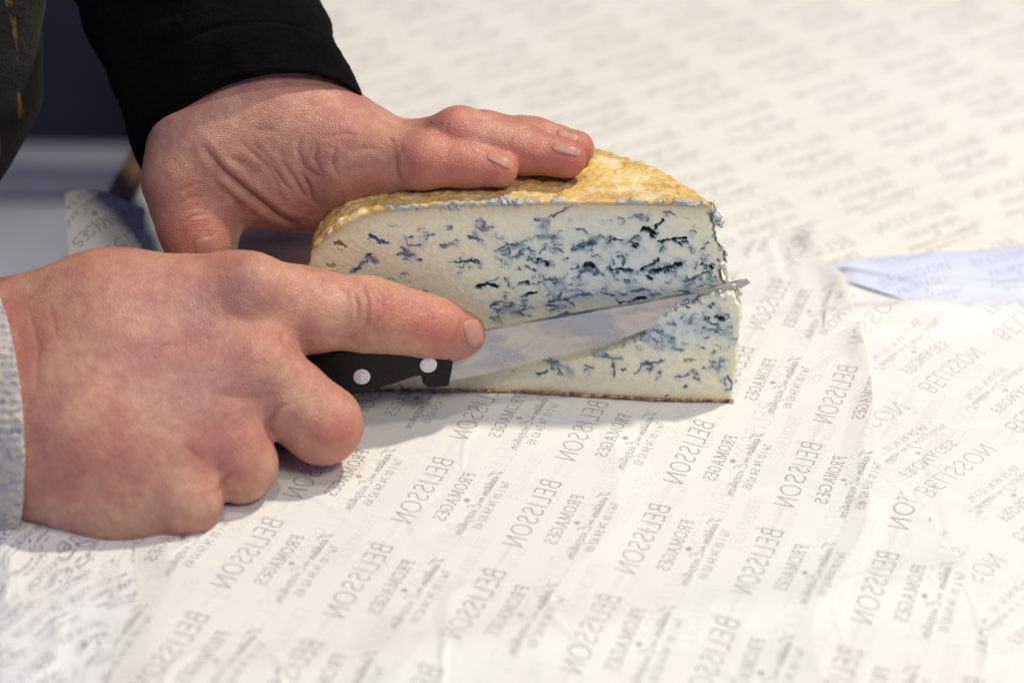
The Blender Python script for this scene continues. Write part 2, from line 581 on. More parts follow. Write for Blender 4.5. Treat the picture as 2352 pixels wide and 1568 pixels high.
fs = mesh_obj('paper_fold', np.stack([G_[..., 0], G_[..., 1], Zs_], -1).reshape(-1, 3), grid_faces(160, 50), M_paper_cool, uv=uvf.reshape(-1, 2))
tag(fs, 'pale lavender blue folded strip of paper at the right, beyond the white sheet', 'paper')

# near sheet under the cheese
nc_top_l, nc_top_r = PZ(430, 560, 0), PZ(1905, 545, 0)


def near_edge(U, V):
    # U across (left to right), V from far edge (0) to near edge (1)
    rb = np.array([(1862, 558), (1912, 636), (1972, 760), (1990, 900), (2003, 1000), (2062, 1120), (2130, 1215), (2200, 1310), (2262, 1440), (2290, 1700), (2300, 1900)], float)
    lb = np.array([(430, 560), (330, 700), (300, 900), (290, 1050), (300, 1180), (320, 1300), (300, 1390), (262, 1450), (250, 1560), (235, 1700), (230, 1900)], float)
    tt = np.linspace(0, 1, len(rb))
    rg = PZ(rb[:, 0], rb[:, 1], 0)
    lg = PZ(lb[:, 0], lb[:, 1], 0)
    v = V[0]
    rx, ry = np.interp(v, tt, rg[:, 0]), np.interp(v, tt, rg[:, 1])
    lx, ly = np.interp(v, tt, lg[:, 0]), np.interp(v, tt, lg[:, 1])
    jag = 0.0012 * vnoise(np.stack([v * 14, v * 0, v * 0], -1), 1, 8)
    return lx + jag + (rx + jag * 0.6 - lx) * U, ly + (ry - ly) * U


def h_near(X, Y, U, V):
    z = 0.0013 + np.abs(wrinkle(X, Y, 21, 0.0009, 0.00055)) * np.clip(U / 0.04, 0.05, 1)
    under = np.exp(-np.clip(np.hypot(np.clip(np.abs(X) - 0.07, 0, 1), np.clip(np.abs(Y - 0.655) - 0.025, 0, 1)) / 0.012, 0, 6) ** 2)
    z = z * (1 - under) + 0.0013 * under
    c = np.exp(-((1 - U) / 0.022) ** 2) * np.exp(-(V / 0.30) ** 2)           # curled right corner
    z = z + 0.0040 * c * (0.8 + 0.4 * np.sin(V * 60))
    e = np.exp(-(U / 0.03) ** 2) * -0.0009
    z = z + e
    # long soft folds
    z = z + 0.0022 * np.exp(-((Y - 0.505 - 0.25 * X) / 0.010) ** 2) * (X > -0.2)
    z = z + 0.0016 * np.exp(-((Y - 0.585 + 0.6 * (X - 0.09)) / 0.006) ** 2) * np.clip((X - 0.06) / 0.03, 0, 1)
    return z, X, Y


near = sheet_from_poly('paper_sheet', near_edge, 330, 300, M_paper_near,
                       'white printed paper sheet lying under the cheese with dark mirrored lettering in rows',
                       h_near, near_org, near_A, near_B,
                       uvwarp=lambda X, Y: 0.02 * np.stack([vnoise(np.stack([X, Y, X * 0], -1), 14, 14), vnoise(np.stack([X, Y, X * 0], -1), 14, 15)], -1))

# crumpled sheet lower left, lettering bent every way
cc = [PZ(-500, 1010, 0), PZ(560, 1010, 0), PZ(420, 1900, 0), PZ(-500, 1900, 0)]


def h_cr(X, Y, U, V):
    P = np.stack([X, Y, X * 0 + 5], -1)
    r1 = 1 - np.abs(vnoise(P, 38, 31))
    wl = np.clip((-0.112 - X) / 0.02, 0, 1)
    z = 0.0001 + (0.0003 + 0.0016 * wl) * np.abs(fbm(P, 30, 3, 33)) + 0.0014 * wl * np.clip(r1 - 0.75, 0, 1) / 0.25
    return z, X, Y


def warp_cr(X, Y):
    P = np.stack([X, Y, X * 0], -1)
    return 0.38 * np.stack([fbm(P, 34, 3, 41), fbm(P, 34, 3, 45)], -1)


crump = sheet_from_poly('paper_sheet', quad_patch(*cc), 200, 200, M_paper_crumple,
                        'crumpled printed paper sheet at the lower left with twisted broken lettering beneath the knife hand',
                        h_cr, (-0.1, 0.52), (0.8, -0.6), (-0.6, -0.8), uvwarp=warp_cr, sa=0.50, sb=0.50)

# scrap of paper standing up at the table edge, behind the knife hand
sq = [(150, 447, 0.800), (336, 464, 0.800), (322, 600, 0.755), (158, 600, 0.755)]
U, V = np.meshgrid(np.linspace(0, 1, 40), np.linspace(0, 1, 40), indexing='ij')
c4 = [PD(*q) for q in sq]
Ps = (c4[0] * ((1 - U) * (1 - V))[..., None] + c4[1] * (U * (1 - V))[..., None] + c4[2] * (U * V)[..., None] + c4[3] * ((1 - U) * V)[..., None])
Ps[..., 1] += 0.004 * np.sin(U * 4) + 0.003 * V * np.sin(U * 9)
Ps[..., 2] += 0.0010 * np.sin(U * 4 + 1) * (1 - V)
_a, _b = (U - 0.5) * 0.0262, (V - 0.42) * 0.024
uvs = np.stack([0.46 - (_a * 0.75 - _b * 0.66) / CELL_B, 0.50 - (-_a * 0.66 - _b * 0.75) / CELL_A], -1)
scrap = mesh_obj('paper_scrap', Ps.reshape(-1, 3), grid_faces(40, 40), M_paper_near, uv=uvs.reshape(-1, 2))
tag(scrap, 'small loose piece of printed paper sticking up at the table edge beside the thumb', 'paper')

# ------------------------------------------------------------------ blurred things beyond the table edge, upper left
M_grey = simple_mat('pale_plastic', (0.52, 0.54, 0.62), 0.5, scale=8)
M_navy = simple_mat('navy_cloth', (0.018, 0.020, 0.045), 0.9, scale=60)


def rounded_box(name, lo, hi, mat, parent, r=0.01):
    import bmesh
    bm = bmesh.new()
    bmesh.ops.create_cube(bm, size=1)
    for v in bm.verts:
        v.co = Vector([lo[i] + (v.co[i] + 0.5) * (hi[i] - lo[i]) for i in range(3)])
    bmesh.ops.bevel(bm, geom=bm.edges[:], offset=r, segments=3, affect='EDGES')
    me = bpy.data.meshes.new(name)
    bm.to_mesh(me)
    bm.free()
    for p in me.polygons:
        p.use_smooth = True
    me.materials.append(mat)
    o = bpy.data.objects.new(name, me)
    COL.objects.link(o)
    if parent:
        o.parent = parent
        o.matrix_parent_inverse = Matrix.Translation(-Vector(parent.location))
    return o


M_strap = simple_mat('blue_grey_strap', (0.12, 0.13, 0.20), 0.8, scale=60)
bx = thing('storage_box', (-0.45, 1.25, -0.72), 'pale grey box standing out of focus beyond the left edge of the table', 'box')
rounded_box('body', (-0.80, 1.02, -0.72), (-0.17, 1.37, -0.30), M_grey, bx, 0.02)
rounded_box('lid', (-0.81, 1.01, -0.298), (-0.16, 1.38, -0.28), M_grey, bx, 0.008)
rounded_box('strap', (-0.82, 1.290, -0.279), (-0.15, 1.330, -0.272), M_strap, bx, 0.003)
U, V = np.meshgrid(np.linspace(0, 1, 160), np.linspace(0, 1, 40), indexing='ij')
Xc = -1.3 + 1.45 * U
Yc = 1.62 + 0.025 * np.sin(U * 46 + 1.2 * np.sin(U * 11)) + 0.01 * np.sin(V * 6 + U * 20)
Zc = -0.70 + 1.15 * V
cl = mesh_obj('hanging_cloth', np.stack([Xc, Yc, Zc], -1).reshape(-1, 3), grid_faces(160, 40), M_navy)
tag(cl, 'dark navy cloth hanging in folds, out of focus behind the pale box', 'cloth')

# ------------------------------------------------------------------ distance-field modelling (hands)
def rcone(P, a, b, r1, r2):
    ba = b - a
    l2 = ba @ ba
    rr = r1 - r2
    a2 = l2 - rr * rr
    il2 = 1.0 / l2
    pa = P - a
    y = pa @ ba
    z = y - l2
    q = pa * l2 - y[..., None] * ba
    x2 = (q * q).sum(-1)
    y2 = y * y * l2
    z2 = z * z * l2
    k = np.sign(rr) * rr * rr * x2
    d = (np.sqrt(np.maximum(x2 * a2 * il2, 0)) + y * rr) * il2 - r1
    m1 = np.sign(z) * a2 * z2 > k
    d = np.where(m1, np.sqrt(x2 + z2) * il2 - r2, d)
    m2 = (np.sign(y) * a2 * y2 < k) & ~m1
    d = np.where(m2, np.sqrt(x2 + y2) * il2 - r1, d)
    return d


def smin(a, b, k):
    h = np.clip(0.5 + 0.5 * (b - a) / k, 0, 1)
    return b + (a - b) * h - k * h * (1 - h)


def chain(P, pts, k=0.004):
    d = None
    for (a, ra), (b, rb) in zip(pts[:-1], pts[1:]):
        e = rcone(P, a, b, ra, rb)
        d = e if d is None else smin(d, e, k)
    return d


def surface_net(f, lo, hi, h, passes=2):
    lo = np.asarray(lo)
    n = np.ceil((np.asarray(hi) - lo) / h).astype(int) + 1
    ax = [lo[i] + h * np.arange(n[i]) for i in range(3)]
    S = np.empty(n, np.float32)
    for i in range(0, n[0], 16):
        G = np.stack(np.meshgrid(ax[0][i:i + 16], ax[1], ax[2], indexing='ij'), -1)
        S[i:i + 16] = f(G)
    ins = S < 0
    c = np.zeros(n - 1, int)
    for dx in (0, 1):
        for dy in (0, 1):
            for dz in (0, 1):
                c += ins[dx:n[0] - 1 + dx, dy:n[1] - 1 + dy, dz:n[2] - 1 + dz]
    act = (c > 0) & (c < 8)
    idx = -np.ones(n - 1, np.int64)
    cells = np.argwhere(act)
    idx[act] = np.arange(len(cells))
    acc = np.zeros((len(cells), 3))
    cnt = np.zeros(len(cells))
    corners = [(0, 0, 0), (1, 0, 0), (0, 1, 0), (1, 1, 0), (0, 0, 1), (1, 0, 1), (0, 1, 1), (1, 1, 1)]
    val = [S[cells[:, 0] + q[0], cells[:, 1] + q[1], cells[:, 2] + q[2]] for q in corners]
    for i in range(8):
        for j in range(i + 1, 8):
            a, b = corners[i], corners[j]
            if sum(abs(a[k] - b[k]) for k in range(3)) != 1:
                continue
            m = (val[i] < 0) != (val[j] < 0)
            t = np.where(m, val[i] / np.where(m, val[i] - val[j], 1), 0)
            for k in range(3):
                acc[:, k] += np.where(m, a[k] + t * (b[k] - a[k]), 0)
            cnt += m
    V = lo + (cells + acc / cnt[:, None]) * h
    quads = []
    for axn in range(3):
        o1, o2 = [(1, 2), (2, 0), (0, 1)][axn]
        sl_a = [slice(1, n[k] - 1) for k in range(3)]
        sl_b = list(sl_a)
        sl_a[axn] = slice(0, n[axn] - 1)
        sl_b[axn] = slice(1, n[axn])
        A, B = ins[tuple(sl_a)], ins[tuple(sl_b)]
        e = np.argwhere(A != B)
        flip = A[tuple(e.T)]
        off = np.array([1, 1, 1])
        off[axn] = 0
        p = e + off
        d1 = np.zeros(3, int)
        d1[o1] = 1
        d2 = np.zeros(3, int)
        d2[o2] = 1
        q = [idx[tuple((p - d1 - d2).T)], idx[tuple((p - d2).T)], idx[tuple(p.T)], idx[tuple((p - d1).T)]]
        Q = np.stack(q, -1)
        Q[~flip] = Q[~flip][:, ::-1]
        quads.append(Q)
    Q = np.concatenate(quads)
    Q = Q[(Q >= 0).all(1)]
    return V, Q


def vert_normals(V, Q):
    a, b, c, d = (V[Q[:, i]] for i in range(4))
    n = np.cross(c - a, d - b)
    N = np.zeros_like(V)
    for i in range(4):
        for k in range(3):
            N[:, k] += np.bincount(Q[:, i], n[:, k], len(V))
    return N / (np.linalg.norm(N, axis=1, keepdims=True) + 1e-12)


def subdivide(V, Q):
    E = np.concatenate([Q[:, [0, 1]], Q[:, [1, 2]], Q[:, [2, 3]], Q[:, [3, 0]]])
    Es = np.sort(E, 1)
    key = Es[:, 0] * len(V) + Es[:, 1]
    uq, first, inv = np.unique(key, return_index=True, return_inverse=True)
    mids = V[Es[first]].mean(1)
    cen = V[Q].mean(1)
    nV, nE, nF = len(V), len(uq), len(Q)
    W2 = np.concatenate([V, mids, cen])
    e = nV + inv.reshape(4, nF)
    cidx = nV + nE + np.arange(nF)
    out = np.concatenate([np.stack([Q[:, 0], e[0], cidx, e[3]], 1), np.stack([Q[:, 1], e[1], cidx, e[0]], 1),
                          np.stack([Q[:, 2], e[2], cidx, e[1]], 1), np.stack([Q[:, 3], e[3], cidx, e[2]], 1)])
    return W2, out


def relax(V, Q, it=2, lam=0.5):
    for _ in range(it):
        acc = np.zeros_like(V)
        cnt = np.zeros(len(V))
        for i in range(4):
            j = (i + 1) % 4
            for s, t in ((i, j), (j, i)):
                for k in range(3):
                    acc[:, k] += np.bincount(Q[:, s], V[Q[:, t], k], len(V))
                cnt += np.bincount(Q[:, s], minlength=len(V))
        V = V + lam * (acc / cnt[:, None] - V)
    return V


def K(px, py, D, r):
    return (PD(px, py, D), r)


def KZ(px, py, z, r):
    return (PZ(px, py, z), r)


# --- knife hand (right hand): index along the blade, the rest curled round the handle
R_index = [K(545, 695, .706, .0150), K(700, 712, .709, .0122), K(845, 722, .714, .0107), K(925, 738, .717, .0092), K(990, 752, .720, .0086), K(1063, 767, .7245, .0072)]
R_meta = [
    [K(-60, 850, .716, .0240), K(250, 745, .709, .0215), K(545, 695, .706, .0145)],
    [K(-60, 900, .713, .0240), K(280, 850, .703, .0215), K(565, 850, .701, .0150)],
    [K(-60, 960, .710, .0240), K(250, 950, .697, .021), K(480, 965, .694, .0150)],
    [K(-60, 1000, .706, .024), K(200, 1040, .690, .0185), K(385, 1068, .688, .0140)],
    [K(-60, 920, .716, .023), K(150, 990, .700, .022), K(330, 1120, .690, .0130)],
]
R_mid = [K(565, 850, .701, .0140), K(660, 915, .699, .0118), K(742, 975, .701, .0112), K(715, 985, .722, .0098), K(640, 930, .734, .0088)]
R_ring = [K(480, 965, .694, .0140), K(520, 1020, .691, .0115), K(552, 1068, .691, .0104), K(540, 1060, .710, .0095), K(500, 1000, .722, .0085)]
R_pink = [K(385, 1068, .688, .0135), K(405, 1115, .684, .0115), K(424, 1150, .683, .0104), K(400, 1130, .697, .0088), K(370, 1070, .706, .0078)]
R_heel = [K(140, 1060, .690, .0160), K(262, 1145, .686, .0108), K(350, 1165, .685, .0090)]
R_thumb = [K(250, 800, .722, .0170), K(450, 810, .733, .0130), K(610, 800, .738, .0100), K(720, 790, .738, .0085)]


def f_right(P):
    d = None
    for m in R_meta:
        e = chain(P, m, .008)
        d = e if d is None else smin(d, e, .016)
    d = smin(d, chain(P, R_heel, .006), .008)
    d = smin(d, chain(P, R_thumb, .005), .008)
    fi = chain(P, R_index, .005)
    d = smin(d, fi, .005)
    for c, k in ((R_mid, .0026), (R_ring, .0018), (R_pink, .0018)):
        d = smin(d, chain(P, c, .004), k)
    # knuckle of the index finger, joint swelling, finger pad
    for c, r, k in ((PD(585, 655, .6985), .0085, .006), (PD(600, 838, .693), .0080, .008), (PD(845, 715, .710), .0080, .004), (PD(1035, 790, .7225), .0052, .004), (PD(360, 1188, .684), .0060, .004), (PD(275, 1190, .686), .0058, .005)):
        d = smin(d, np.linalg.norm(P - c, axis=-1) - r, k)
    return d


# --- hand on the cheese (left hand)
L_index = [K(800, 362, .734, .0150), K(880, 370, .727, .0108), K(975, 368, .719, .0084), KZ(1070, 378, .0762, .0066), KZ(1150, 391, .0758, .0055)]
L_mid = [K(830, 352, .744, .0125), K(935, 343, .736, .0084), K(1055, 311, .7235, .0082), KZ(1195, 343, .0782, .0074), KZ(1302, 365, .0772, .0061)]
L_ring = [K(845, 350, .753, .0105), K(960, 338, .746, .0075), K(1110, 311, .7340, .0072), KZ(1225, 322, .0765, .0066), KZ(1324, 341, .0752, .0057)]
L_pink = [K(840, 350, .762, .0100), K(960, 335, .757, .0070), K(1100, 318, .7480, .0064), KZ(1200, 316, .0750, .0060), KZ(1285, 320, .0745, .0050)]
L_meta = [
    [K(500, 60, .746, .025), K(590, 260, .743, .0225), K(800, 360, .734, .0140)],
    [K(490, 60, .752, .024), K(620, 285, .751, .0195), K(830, 352, .744, .0120)],
    [K(480, 60, .756, .021), K(660, 310, .758, .0150), K(842, 350, .753, .0105)],
    [K(470, 60, .758, .018), K(690, 325, .765, .0130), K(835, 350, .762, .0100)],
]
L_ulna = [K(540, 250, .775, .018), K(640, 365, .785, .0170), K(820, 385, .785, .0135)]
L_ulna2 = [K(540, 300, .790, .018), K(640, 380, .805, .016), K(800, 395, .805, .0130)]  # hidden palm depth, carried back to shade the paper gap
L_shade_mass = [K(620, 438, .832, .0135), K(700, 436, .832, .0130), K(820, 430, .832, .0120)]  # unseen mass added behind the palm to keep light off the gap
L_thumb = [K(560, 260, .742, .0225), K(485, 330, .736, .0185), K(433, 415, .734, .0132), K(446, 500, .733, .0110), K(462, 550, .734, .0100), K(474, 615, .736, .0086)]
L_web = [K(520, 330, .738, .017), K(610, 400, .742, .0150), K(740, 425, .746, .0128), K(830, 400, .744, .0125)]
L_palm = [K(600, 330, .752, .020), K(740, 380, .757, .0160)]


def f_left(P):
    d = None
    for m in L_meta:
        e = chain(P, m, .010)
        d = e if d is None else smin(d, e, .014)
    d = smin(d, chain(P, L_palm, .01), .012)
    d = smin(d, smin(smin(chain(P, L_ulna, .01), chain(P, L_ulna2, .01), .01), chain(P, L_shade_mass, .01), .008), .010)
    d = smin(d, chain(P, L_web, .01), .009)
    d = smin(d, chain(P, L_thumb, .006), .0075)
    fi = None
    for c in (L_index, L_mid, L_ring, L_pink):
        e = chain(P, c, .004)
        fi = e if fi is None else smin(fi, e, .0012)
    d = smin(d, fi, .005)
    for c, r, k in ((PD(425, 405, .728), .0085, .006),):
        d = smin(d, np.linalg.norm(P - c, axis=-1) - r, k)
    return d


def build_hand(name, f, lo, hi, creases, reds, mat, parent, voxel=0.00085):
    V, Q = surface_net(f, lo, hi, voxel)
    V = relax(V, Q, 2, 0.5)
    V, Q = subdivide(V, Q)
    V = relax(V, Q, 3, 0.5)
    N = vert_normals(V, Q)
    if (N[:, 2] * (V[:, 2] - V[:, 2].mean())).mean() < 0:
        N = -N
        Q = Q[:, ::-1]
    px_, py_, D_ = proj(V)
    view = V - ORI
    view /= np.linalg.norm(view, axis=1, keepdims=True)
    facing = np.clip(-(view * N).sum(1) * 3, 0, 1)
    disp = np.zeros(len(V))
    crs = np.zeros(len(V))
    jit = 5 * vnoise(V, 160, 3)
    for pts, w, dep in creases:
        xs = [p[0] for p in pts]
        ys = [p[1] for p in pts]
        m = (px_ > min(xs) - 5 * w - 12) & (px_ < max(xs) + 5 * w + 12) & (py_ > min(ys) - 5 * w - 12) & (py_ < max(ys) + 5 * w + 12) & (facing > 0)
        if not m.any():
            continue
        qx, qy = px_[m] + jit[m] * 0.6, py_[m] + jit[m] * 0.5
        d = seg_dist(qx, qy, pts)
        (ax_, ay_), (bx2, by2) = pts[0], pts[-1]
        L2 = (bx2 - ax_) ** 2 + (by2 - ay_) ** 2
        tl = np.clip(((qx - ax_) * (bx2 - ax_) + (qy - ay_) * (by2 - ay_)) / L2, -0.2, 1.2)
        taper = np.clip(1 - (2 * tl - 1) ** 2, 0, 1) ** 0.6
        g = (np.exp(-np.abs(d / (0.8 * w)) ** 1.5) - 0.30 * np.exp(-((d - 2.4 * w) / (1.3 * w)) ** 2)) * taper
        disp[m] -= 0.72 * dep * g * facing[m]
        crs[m] = np.maximum(crs[m], np.exp(-(d / w) ** 2) * taper * facing[m] * min(1, dep / 0.0006))
    disp += 0.00022 * fbm(V, 70, 3, 5) + 0.00005 * vnoise(V, 600, 9)
    V = V + N * disp[:, None]
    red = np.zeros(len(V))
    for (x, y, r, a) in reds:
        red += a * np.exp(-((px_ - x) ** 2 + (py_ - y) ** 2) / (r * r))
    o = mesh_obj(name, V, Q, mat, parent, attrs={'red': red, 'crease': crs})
    return o


def skin_mat():
    t = NT('skin')
    P = t.pos()
    n1 = t.noise(P, 55, 4, 0.55)
    n2 = t.noise(P, 260, 4, 0.6)
    n3 = t.noise(P, 1400, 3, 0.6)
    c = t.mix(t.rng(n1, 0.40, 0.62), (0.585, 0.315, 0.208), (0.455, 0.185, 0.137))
    c = t.mix(t.rng(n2, 0.40, 0.70, 0, 0.45), c, (0.36, 0.105, 0.085))
    c = t.mix(t.rng(n3, 0.35, 0.75, 0, 0.22), c, (0.56, 0.33, 0.24))
    red = t.attr('red')
    c = t.mix(t.rng(red, 0, 1, 0, 0.88), c, (0.53, 0.115, 0.08))
    c = t.mix(t.rng(red, 0, -1, 0, 0.85), c, (0.30, 0.125, 0.140))  # negative values: purple mottling and painted shade
    c = t.mix(t.math('MULTIPLY', t.attr('crease'), 0.35), c, (0.34, 0.12, 0.09))
    t.l(c, t.b.inputs['Base Color'])
    t.l(t.rng(n2, 0.3, 0.7, 0.36, 0.56), t.b.inputs['Roughness'])
    t.b.inputs['Specular IOR Level'].default_value = 0.45
    t.b.inputs['Subsurface Weight'].default_value = 0.22
    t.b.inputs['Subsurface Radius'].default_value = (1.0, 0.32, 0.18)
    t.b.inputs['Subsurface Scale'].default_value = 0.004
    vo = t.new('ShaderNodeTexVoronoi', feature='DISTANCE_TO_EDGE')
    vo.inputs['Scale'].default_value = 1100
    t.l(P, vo.inputs['Vector'])
    b = t.bump(t.rng(vo.outputs['Distance'], 0, 0.25), 0.4, 0.00025)
    b = t.bump(n2, 0.22, 0.0006, b)
    b = t.bump(n3, 0.12, 0.0003, b)
    t.l(b, t.b.inputs['Normal'])
    return t.m


M_skin = skin_mat()
M_nail = NT('nail')
_n = M_nail.noise(M_nail.pos((1, 1, 1)), 400, 3)
M_nail.l(M_nail.mix(M_nail.rng(M_nail.attr('rim'), 0.1, 0.9, 0, 0.9), M_nail.mix(M_nail.attr('tip'), M_nail.mix(_n, (0.45, 0.205, 0.155), (0.49, 0.24, 0.185)), (0.62, 0.44, 0.32)), (0.36, 0.12, 0.08)), M_nail.b.inputs['Base Color'])
M_nail.b.inputs['Roughness'].default_value = 0.42
M_nail.b.inputs['Subsurface Weight'].default_value = 0.15
M_nail.b.inputs['Subsurface Radius'].default_value = (1, .4, .25)
M_nail.b.inputs['Subsurface Scale'].default_value = 0.002
M_nail = M_nail.m

C_right = [
    ([(833, 662), (846, 690), (842, 735), (828, 762)], 5, .00055),
    ([(862, 655), (884, 688), (880, 725), (858, 752)], 6, .0006),
    ([(812, 668), (822, 700), (818, 730)], 4, .0004),
    ([(848, 652), (866, 690), (862, 730)], 3.5, .00035),
    ([(795, 660), (800, 695)], 4, .00025), ([(900, 672), (906, 700)], 4, .00025),
    ([(985, 702), (994, 732), (991, 760)], 3.5, .00035), ([(976, 712), (982, 742)], 3, .00022),
    ([(672, 812), (655, 790), (650, 760)], 7, .0008),
    ([(850, 762), (800, 775), (740, 772)], 6, .0003),
    ([(622, 1012), (616, 975), (632, 940), (660, 925)], 6, .0009),
    ([(503, 1135), (510, 1100), (530, 1080)], 5, .0007),
    ([(1060, 722), (1055, 760), (1062, 800)], 3.5, .0004),
    ([(345, 1218), (350, 1190)], 5, .0006), ([(262, 1210), (240, 1185)], 6, .0004),
    ([(700, 1010), (760, 1018), (800, 1005)], 4, .00015),
    ([(500, 700), (520, 720), (560, 735), (620, 740)], 22, .0007),
    ([(470, 900), (560, 915), (640, 905)], 16, .0006), ([(300, 800), (400, 795), (520, 770)], 16, .0004),
    ([(420, 1020), (470, 1060)], 14, .0006),
    ([(650, 655), (655, 690)], 10, .0003),
    ([(60, 700), (90, 800), (80, 900)], 8, .0003), ([(110, 690), (130, 780)], 7, .00022),
]
R_reds_shade = [(300, 860, 260, -.42), (180, 1050, 160, .22), (300, 720, 60, .15), (430, 820, 50, .35), (230, 900, 60, .25), (560, 760, 60, .2), (420, 1000, 50, .3), (700, 690, 60, .15), (860, 700, 40, .2), (1010, 755, 60, .55), (930, 740, 60, .2), (780, 1010, 60, .45), (560, 1110, 50, .3), (560, 650, 50, -.5), (640, 700, 40, -.25), (440, 900, 130, -.35), (600, 890, 60, -.25),  # skin redness; negative entries paint mottling and the purple shade on the back
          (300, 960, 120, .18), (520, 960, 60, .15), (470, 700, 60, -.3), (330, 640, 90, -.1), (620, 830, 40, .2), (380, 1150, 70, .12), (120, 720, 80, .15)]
C_left = [
    ([(460, 332), (512, 394), (570, 442), (637, 495), (690, 522)], 8, .0022),
    ([(500, 420), (540, 460), (560, 500)], 8, .0005),
    ([(647, 370), (680, 418), (704, 457)], 6, .0008), ([(690, 395), (709, 428), (719, 468)], 6, .0008), ([(618, 372), (647, 414), (668, 440)], 6, .0006),
    ([(692, 310), (684, 345), (702, 388), (742, 410)], 6, .0006), ([(730, 330), (722, 365), (742, 400)], 5, .0005),
    ([(735, 318), (790, 305), (840, 312)], 5, .0004), ([(770, 335), (760, 372), (775, 405)], 6, .0005),
    ([(421, 512), (440, 496), (474, 490)], 3.5, .00035), ([(408, 470), (440, 455), (480, 452)], 4, .00025), ([(415, 440), (450, 425), (485, 425)], 4, .0002),
    ([(911, 350), (908, 385), (917, 414)], 5, .0005), ([(893, 318), (905, 330)], 4, .0004), ([(925, 330), (918, 352)], 4, .0003),
    ([(800, 350), (830, 340), (875, 342)], 6, .0004), ([(590, 300), (640, 300)], 8, .0003),
    ([(1035, 280), (1020, 305)], 4, .0003), ([(1180, 315), (1165, 335)], 4, .0003), ([(1030, 342), (1020, 370)], 4, .0003),
    ([(520, 360), (560, 375), (590, 400)], 7, .0003), ([(495, 395), (500, 440)], 6, .0003),
    ([(555, 330), (610, 375), (640, 430), (655, 480)], 6, .0005), ([(582, 330), (640, 385)], 5, .0003),
]
L_reds = [(1130, 400, 60, .6), (1290, 380, 60, .6), (1040, 395, 60, .45), (1210, 350, 60, .4), (1330, 340, 40, .5), (960, 390, 50, .3), (1060, 285, 40, .3), (820, 440, 70, .25), (440, 440, 40, .35), (425, 520, 35, .35), (470, 545, 30, .3),
          (640, 290, 90, -.1), (790, 340, 60, -.15), (640, 470, 60, .1), (850, 400, 50, .2)]

man = thing('person', (-0.30, 0.80, -0.72), 'person in black fleece sleeve, one hand on the cheese, the other holding the knife', 'person')
b = [np.array([p for p, r in sum(R_meta + [R_index, R_mid, R_ring, R_pink, R_thumb, R_heel], [])])]
lo, hi = b[0].min(0) - .034, b[0].max(0) + .034
hand_r = build_hand('hand', f_right, lo, hi, C_right, R_reds_shade, M_skin, man)
hand_r['label'] = 'right hand pressing the blade with a straight index finger, other fingers curled round the handle'
b = [np.array([p for p, r in sum(L_meta + [L_index, L_mid, L_ring, L_pink, L_thumb, L_ulna, L_ulna2, L_shade_mass], [])])]
lo, hi = b[0].min(0) - .03, b[0].max(0) + .03
hand_l = build_hand('hand', f_left, lo, hi, C_left, L_reds, M_skin, man)
hand_l['label'] = 'left hand laid flat on top of the cheese with the thumb pointing down'


def nail(f, cx, cy, dx, dy, hl, hw, parent, off=0.00035, tipend=1):
    L = math.hypot(dx, dy)
    dx, dy = dx / L, dy / L
    nu, nv = 22, 14
    U, V = np.meshgrid(np.linspace(-1, 1, nu), np.linspace(-1, 1, nv), indexing='ij')
    a = U * np.sqrt(1 - 0.35 * V ** 2)
    bb = V * np.sqrt(1 - 0.45 * U ** 2)
    X = cx + dx * a * hl - dy * bb * hw
    Y = cy + dy * a * hl + dx * bb * hw
    R = ray(X, Y)
    t = np.full(X.shape, 0.64)
    for _ in range(60):
        t = t + np.clip(f(ORI + R * t[..., None]) * 0.9, -0.002, 0.02)
    P = ORI + R * t[..., None]
    # outward normal by differences
    e = 0.0004
    G = np.stack([f(P + np.eye(3)[k] * e) - f(P - np.eye(3)[k] * e) for k in range(3)], -1)
    G /= np.linalg.norm(G, axis=-1, keepdims=True) + 1e-9
    edge = np.clip(1 - np.maximum(np.abs(U), np.abs(V)) ** 6, 0, 1)
    P = P + G * (off * edge - 0.0002 * (1 - edge))[..., None]
    tip = np.clip((U * tipend - 0.72) * 6, 0, 1) + 0 * V
    rim = np.clip(np.maximum(np.abs(U) ** 8, np.abs(V) ** 5), 0, 1)
    return mesh_obj('fingernail', P.reshape(-1, 3), grid_faces(nu, nv), M_nail, parent, attrs={'tip': tip.ravel(), 'rim': rim.ravel()})


nail(f_right, 1088, 765, .25, .97, 36, 23, hand_r, off=.0006, tipend=0)
nail(f_left, 1148, 368, .90, .43, 36, 13.5, hand_l, off=.00035)
nail(f_left, 1300, 344, .97, .24, 37, 12.5, hand_l, off=.00035)
nail(f_left, 1304, 311, .95, .31, 28, 9, hand_l, off=.00035)
nail(f_left, 470, 575, .2, .97, 34, 26, hand_l, off=.00035)


# ------------------------------------------------------------------ sleeves, jacket
def fabric_mat(name, col, col2, scale=900, rough=0.95, bumpd=0.0006, flecks=None, sheen=0.3):
    t = NT(name)
    P = t.pos()
    n = t.noise(P, scale, 3, 0.7)
    n2 = t.noise(P, scale / 12, 4, 0.6)
    c = t.mix(t.rng(n2, 0.35, 0.65), col, col2)
    if flecks:
        n4 = t.noise(t.pos(flecks[1]), flecks[2], 3, 0.6)
        c = t.mix(t.rng(n4, flecks[3], flecks[3] + 0.06), c, flecks[0])
    t.l(c, t.b.inputs['Base Color'])
    t.b.inputs['Roughness'].default_value = rough
    t.b.inputs['Specular IOR Level'].default_value = 0.1
    t.b.inputs['Sheen Weight'].default_value = sheen
    t.b.inputs['Sheen Roughness'].default_value = 0.6
    bb = t.bump(n, 0.7, bumpd)
    bb = t.bump(n2, 0.5, bumpd * 3, bb)
    t.l(bb, t.b.inputs['Normal'])
    return t.m


